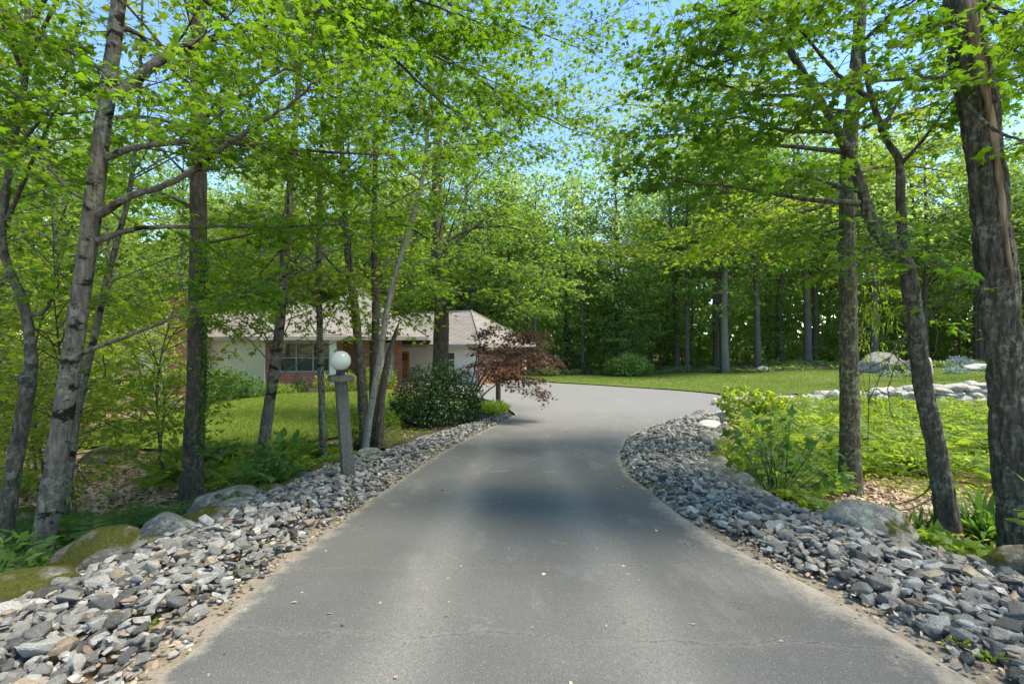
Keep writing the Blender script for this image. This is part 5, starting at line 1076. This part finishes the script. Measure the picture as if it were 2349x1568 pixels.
# red laceleaf maple
jb = gpt(-1.45, 15.9); jm = Tree('japanese_maple', 'red laceleaf maple spreading over the bend of the drive', jb)
for q_ in [((1073, 958, 15.9), (1085, 905, 15.9), (1110, 860, 15.8), (1150, 820, 15.6), (1210, 800, 15.4), (1265, 815, 15.3)), ((1073, 958, 15.9), (1100, 915, 15.8), (1140, 880, 15.5), (1190, 870, 15.2), (1235, 895, 15.0)), ((1073, 958, 15.9), (1078, 900, 16), (1090, 840, 16), (1100, 790, 16), (1120, 760, 16)), ((1075, 950, 15.9), (1100, 890, 16.2), (1140, 840, 16.5), (1190, 790, 16.6), (1240, 775, 16.6)), ((1075, 950, 15.9), (1080, 900, 15.6), (1110, 850, 15.3), (1150, 835, 15), (1180, 850, 14.8)), ((1085, 905, 15.9), (1120, 840, 15.9), (1160, 780, 15.9), (1200, 770, 15.9))]:
    jm.limb(A(*q_), .032, nsec=11, t0=.45, sl=.75, nspr=4, pl=.42, lift=.02)
jm.clumps(np.array([jb, jb + [.9, 0, 1.2], jb + [1.2, 0, 2.6]]), 18, jb[2] + 1.3, jb[2] + 2.5, 1.5, 7, .45, .5, lambda h: 1 - .5 * h, lr=.012)
jm.done(13, .088, T_MAPLE, 'leaf_red', 'bark_grey', flat=.6, droop=.35)
pb = gpt(-.55, 19.4); po = thing('wooden_post', 'short dark wooden post under the red maple', 'post', pb)
mk('post', [tube([(0, 0, -.2), (0, 0, 0.9), (0, 0, 1.3), (0, 0, 1.34)], [.105, .10, .098, .06], 14)], MAT['post_wood'], po, smooth=True); mk('cap', [tube([(0, 0, 1.30), (0, 0, 1.36), (0, 0, 1.42)], [.13, .13, .01], 14)], MAT['post_wood'], po)

def straps(name, label, X, Y, h, mat, group=None, wdt=.045, lean=.55, dz=0.0, bend=.5):
    n = len(X); b = np.array([X.mean(), Y.mean(), float(H(X, Y).mean())]); root = thing(name, label, 'plant', b, group)
    t = np.array([(-wdt, 0, 0), (wdt, 0, 0), (wdt * 1.1, .45, -.04), (wdt * .7, .8, -.2 * bend), (0, 1.0, -.5 * bend), (-wdt * .7, .8, -.2 * bend), (-wdt * 1.1, .45, -.04)])
    ax = np.c_[rng.normal(0, lean, (n, 2)), np.ones(n)]; nr = np.c_[-ax[:, :2], np.full(n, .4)]
    mk('blades', [leaves(np.c_[X, Y, H(X, Y) + dz], ax, nr, h * rng.uniform(.6, 1.2, n), t)], MAT[mat], root, b)['kind'] = 'stuff'; return root
X, Y = scatter([(-1.7, 17.4), (-.4, 17.2), (-.15, 18.4), (-.7, 19.6), (-1.9, 19.4)], 1500); straps('daylily_patch', 'bright green strap-leaved clump at the foot of the wooden post', X, Y, .42, 'leaf_fern', dz=.02)
straps('daylily_clump', 'arching strap-leaved clump between forked maple and thick trunk', 5.62 + rng.normal(0, .09, 90), 5.75 + rng.normal(0, .09, 90), .62, 'leaf_fern_dark', dz=.0)
straps('daylily_clump', 'low strap-leaved clump left of the forked maple', 4.75 + rng.normal(0, .10, 60), 5.7 + rng.normal(0, .1, 60), .45, 'leaf_fern_dark')
straps('grass_tuft', 'tall grassy tuft in the light green field', 6.9 + rng.normal(0, .3, 300), 12.6 + rng.normal(0, .25, 300), .75, 'leaf_field', wdt=.02)

def ferns(name, label, X, Y, L, mat, nf=7, dz=0.0, kinds='stuff'):
    npair = 13; ch_p, ch_a, ch_n, ch_s, rn = [], [], [], [], []; st_a, st_b = [], []
    for x, y in zip(X, Y):
        b = np.array([x, y, Hs(x, y) + dz]); ll = L * rng.uniform(.65, 1.25); tone = rng.random()
        for f_ in range(nf):
            an = f_ * 6.283 / nf + rng.normal(0, .3); d = np.array([math.cos(an), math.sin(an), 0]); u = np.linspace(.12, 1, npair); l2 = ll * rng.uniform(.75, 1.1); el = rng.uniform(.5, .95)
            P_ = b + d * (l2 * u * .85)[:, None] + UP * (l2 * el * 1.75 * (u - .60 * u * u))[:, None]; tg = norm(np.gradient(P_, axis=0)); sd_ = np.cross(d, UP)
            st_a.append(P_[:-1]); st_b.append(P_[1:])
            for sg in (-1, 1):
                ch_p.append(P_); ch_a.append(sd_ * sg + tg * .45 + rng.normal(0, .06, P_.shape) - UP * .1); ch_n.append(np.cross(sd_, tg) * 1.0 + 0 * P_); ch_s.append(l2 * .27 * np.sin(np.pi * np.clip(u, .1, .97) ** .75) + .015); rn.append(np.full(npair, tone))
    T = np.array([(0, 0, 0), (.16, .3, 0), (0, 1, -.12), (-.16, .3, 0)])
    o = mk(name, [leaves(np.vstack(ch_p), np.vstack(ch_a), np.vstack(ch_n), np.concatenate(ch_s), T, np.concatenate(rn)), sticks(np.vstack(st_a), np.vstack(st_b), .003, .002)], MAT[mat]); return tag(o, label, 'ferns', kind='stuff')
def ring(n, poly): X, Y = scatter(poly, n); return X, Y
X, Y = ring(46, [(-3.75, 4.6), (-3.8, 5.6), (-4.3, 6.6), (-6.2, 6.6), (-6.6, 5.2), (-5.2, 4.2)]); ferns('ferns', 'dark green ferns below the mossy boulders', X, Y, .48, 'leaf_fern_dark')
X, Y = ring(60, [(-4.1, 8.2), (-4.0, 10.6), (-5.2, 11.4), (-7.6, 11.0), (-7.4, 9.0), (-5.4, 8.4)]); ferns('ferns', 'sunlit yellow-green ferns below the lawn edge', X, Y, .55, 'leaf_fern')
X, Y = ring(40, [(-8.5, 6.0), (-8.5, 9.5), (-13.5, 12), (-14, 8)]); ferns('ferns', 'ferns under the saplings in the left woods', X, Y, .5, 'leaf_fern')
X, Y = ring(70, [(4.2, 8.4), (5.2, 11.5), (7.5, 12.5), (8, 9.5), (6.8, 9.4), (5.2, 7.8)]); ferns('ferns', 'bright ferns on the bank at the bend', X, Y, .55, 'leaf_field', dz=.02)
X, Y = ring(90, [(6.5, 10.5), (8, 15), (13, 17), (16, 14), (10, 10)]); ferns('ferns', 'tall yellow-green ferns through the sunlit field', X, Y, .95, 'leaf_field', dz=.03)
X, Y = ring(40, [(8.5, 8.5), (8.5, 11), (13, 13), (13, 10)]); ferns('ferns', 'ferns between the forked maple and the thick trunk', X, Y, .6, 'leaf_field')
X, Y = ring(14, [(3.7, 6.0), (3.75, 8.0), (4.4, 7.6), (4.4, 6.2)]); ferns('ferns', 'ferns around the sapling shrub', X, Y, .36, 'leaf_fern')

def cover(name, label, poly, n, size, mat, hmin, hmax, T=T_OVAL, cat='ground cover', patch=0.0, dz=0.0):
    X, Y = scatter(poly, n)
    if patch: k = fbm(np.c_[X * .8, Y * .8, X * 0], 3, 7) > patch; X, Y = X[k], Y[k]
    m_ = len(X); hn = fbm(np.c_[X * 1.1, Y * 1.1, X * 0], 3, 3)
    pos = np.c_[X, Y, H(X, Y) + dz + hmin + (hmax - hmin) * hn * rng.random(m_) ** .4]; ax = rdir(m_) * [1, 1, .35]; 
    o = mk(name, [leaves(pos, ax, UP + rng.normal(0, .4, (m_, 3)), size * rng.uniform(.6, 1.3, m_), T, np.clip(hn * .5 + rng.random(m_) * .5, 0, 1))], MAT[mat]); return tag(o, label, cat, kind='stuff')
cover('ground_cover', 'light green leafy field between driveway and stone wall', [(5.0, 10.0), (5.6, 12.5), (7.4, 15.4), (9.6, 18.2), (11, 19.6), (16, 19), (22, 18), (24, 14), (16, 11), (11.5, 9.0), (8, 9.0), (6.6, 9.6)], 40000, .11, 'leaf_field', .04, 1.0)
cover('ground_cover', 'sparse green seedlings on the leaf litter under the right-hand trees', [(3.9, 4.4), (4.0, 8.5), (7, 9.8), (11.5, 9.5), (10, 5.5), (6, 4.6)], 5200, .075, 'leaf_understory', .02, .28, patch=.45)
cover('ground_cover', 'leafy ground cover behind the boulders left of the lamp post', [(-3.3, 7.6), (-3.1, 9.8), (-3.8, 11), (-5.4, 11.6), (-5.0, 9.5), (-4.2, 8.2)], 5200, .085, 'leaf_fern', .03, .34, T=T_MAPLE)
cover('ground_cover', 'woodland seedlings covering the slope of the left woods', [(-4.2, 2.2), (-4.2, 5), (-7, 7), (-8, 11), (-12, 13), (-22, 20), (-26, 14), (-14, 4)], 15000, .095, 'leaf_understory', .02, .5, patch=.5)
cover('ground_cover', 'maple seedlings along the stones below the thick trunk', [(3.75, 4.2), (3.75, 5.3), (4.6, 5.4), (5.2, 4.6), (4.6, 3.9)], 330, .16, 'leaf_fern', .08, .32, T=T_MAPLE)
cover('ground_cover', 'weeds along the edge of the woods beyond the lawn', [(-4, 38.5), (6, 38), (14, 37), (20, 35), (26, 33), (34, 30), (40, 34), (28, 40), (10, 43), (-4, 43)], 9000, .26, 'leaf_far', .02, .7, patch=.42)
cover('ground_cover', 'bright weeds in the mulch bed by the dark stems', [(-3.9, 11.5), (-3.2, 14.5), (-2.2, 13.2), (-2.6, 11)], 260, .09, 'leaf_understory', .02, .2, patch=.5)
cover('leaf_litter', 'fallen brown leaves around the ivy-clad trunk', [(-4.0, 6.0), (-3.9, 9.2), (-6, 10), (-11, 11.5), (-13, 8), (-8, 5.2), (-5, 5)], 12000, .105, 'leaf_litter', .005, .03, cat='leaf litter')
cover('leaf_litter', 'fallen brown leaves under the right-hand trees', [(3.9, 4.6), (4.0, 8.0), (6, 9.6), (11, 9), (10, 5), (6, 4.4)], 7000, .10, 'leaf_litter', .005, .03, cat='leaf litter')
n = 4200; yv = rng.uniform(1.2, 15, n); sdv = rng.choice([0, 1], n); xv = np.where(sdv == 0, dlx(yv) - np.abs(rng.normal(.25, .45, n)), drx(yv) + np.abs(rng.normal(.2, .5, n)))
tag(mk('fallen_leaves', [leaves(np.c_[xv, yv, zd(yv) + .03 + rng.random(n) * .05], rdir(n) * [1, 1, .2], UP + rng.normal(0, .4, (n, 3)), rng.uniform(.02, .05, n), T_OVAL)], MAT['leaf_litter']), 'scattered dry leaf bits along the driveway edges', 'leaf litter', kind='stuff')
n = 130; yv = rng.uniform(2.2, 14, n); xv = dlx(yv) + (drx(yv) - dlx(yv)) * rng.random(n)
tag(mk('fallen_leaves', [leaves(np.c_[xv, yv, zd(yv) + .03], rdir(n) * [1, 1, .2], UP + rng.normal(0, .4, (n, 3)), rng.uniform(.02, .05, n), T_OVAL)], MAT['leaf_litter']), 'few dry leaf bits lying on the open asphalt', 'leaf litter', kind='stuff')
n = 520; yv = rng.uniform(1.5, 15, n); sdv = rng.choice([0, 1], n); xv = np.where(sdv == 0, dlx(yv) - rng.uniform(.1, 1.4, n), drx(yv) + rng.uniform(.1, 1.3, n))
kk = fbm(np.c_[xv * 2, yv * 2, xv * 0], 2, 4) > .55; xv, yv = np.repeat(xv[kk], 9), np.repeat(yv[kk], 9); n = len(xv)
tag(mk('weeds', [leaves(np.c_[xv + rng.normal(0, .03, n), yv + rng.normal(0, .03, n), zd(yv) + .08], rdir(n, .8), rdir(n, .5), rng.uniform(.02, .055, n), T_OVAL)], MAT['leaf_fern']), 'tiny green weeds sprouting between the border stones', 'weeds', kind='stuff')

# understory saplings in the left woods and one behind the mossy trunk
def sap(h, K, size, leaf):
    p = catmull([np.array([0, 0, -.2]), np.array([rng.normal(0, .1), rng.normal(0, .1), h * .5]), np.array([rng.normal(0, .3), rng.normal(0, .3), h])], 6); t = Tree('sapling', 'sapling', (0, 0, 0)); t.trunk.append(tube(p, np.linspace(.028, .006, len(p)), 8))
    t.clumps(p, K, .5, h, 1.25, 6, .55, .5, lambda q: .95 - .35 * q, lr=.012); t.done(13, size, T_OVAL, leaf, 'bark_dark', flat=.3, width=.4); return t.root
PS = [sap(3.4, 20, .115, 'leaf_understory'), sap(4.6, 26, .115, 'leaf_understory'), sap(2.4, 14, .105, 'leaf_understory')]
ST = []
for x, y, k in ((-5.9, 6.6, 2), (-7.2, 7.6, 0), (-6.6, 9.2, 0), (-8.6, 9.0, 1), (-8.2, 11.2, 0), (-10.2, 10.4, 1), (-10.6, 13, 0), (-9.6, 7.2, 2), (-12.6, 12.6, 1), (-12, 15.5, 0), (-14.5, 17, 1), (-15, 14.6, 0), (-11.4, 8.6, 1), (-17.5, 18.8, 1), (-13.6, 10.2, 0), (-7.6, 5.6, 2), (-16.5, 22.5, 1), (-18.5, 14.5, 1), (-6.4, 4.6, 2)):
    ST.append((x / y, place(PS[k], x, y, random.uniform(.8, 1.15), 'sapling', 'broad-leaved saplings in the left woods', .02)))
rank_labels(ST, -.66, 'broad-leaved sapling in the left woods, %s to the %s of the ivy-clad trunk')
for o in [q[1] for q in ST]: o['category'] = 'sapling'
o = dup(PS[2], tuple(gpt(7.5, 10.2)), 1.0, (.35, .35, 1.5), 'bright young tree showing past the upright mossy trunk'); del o['group']
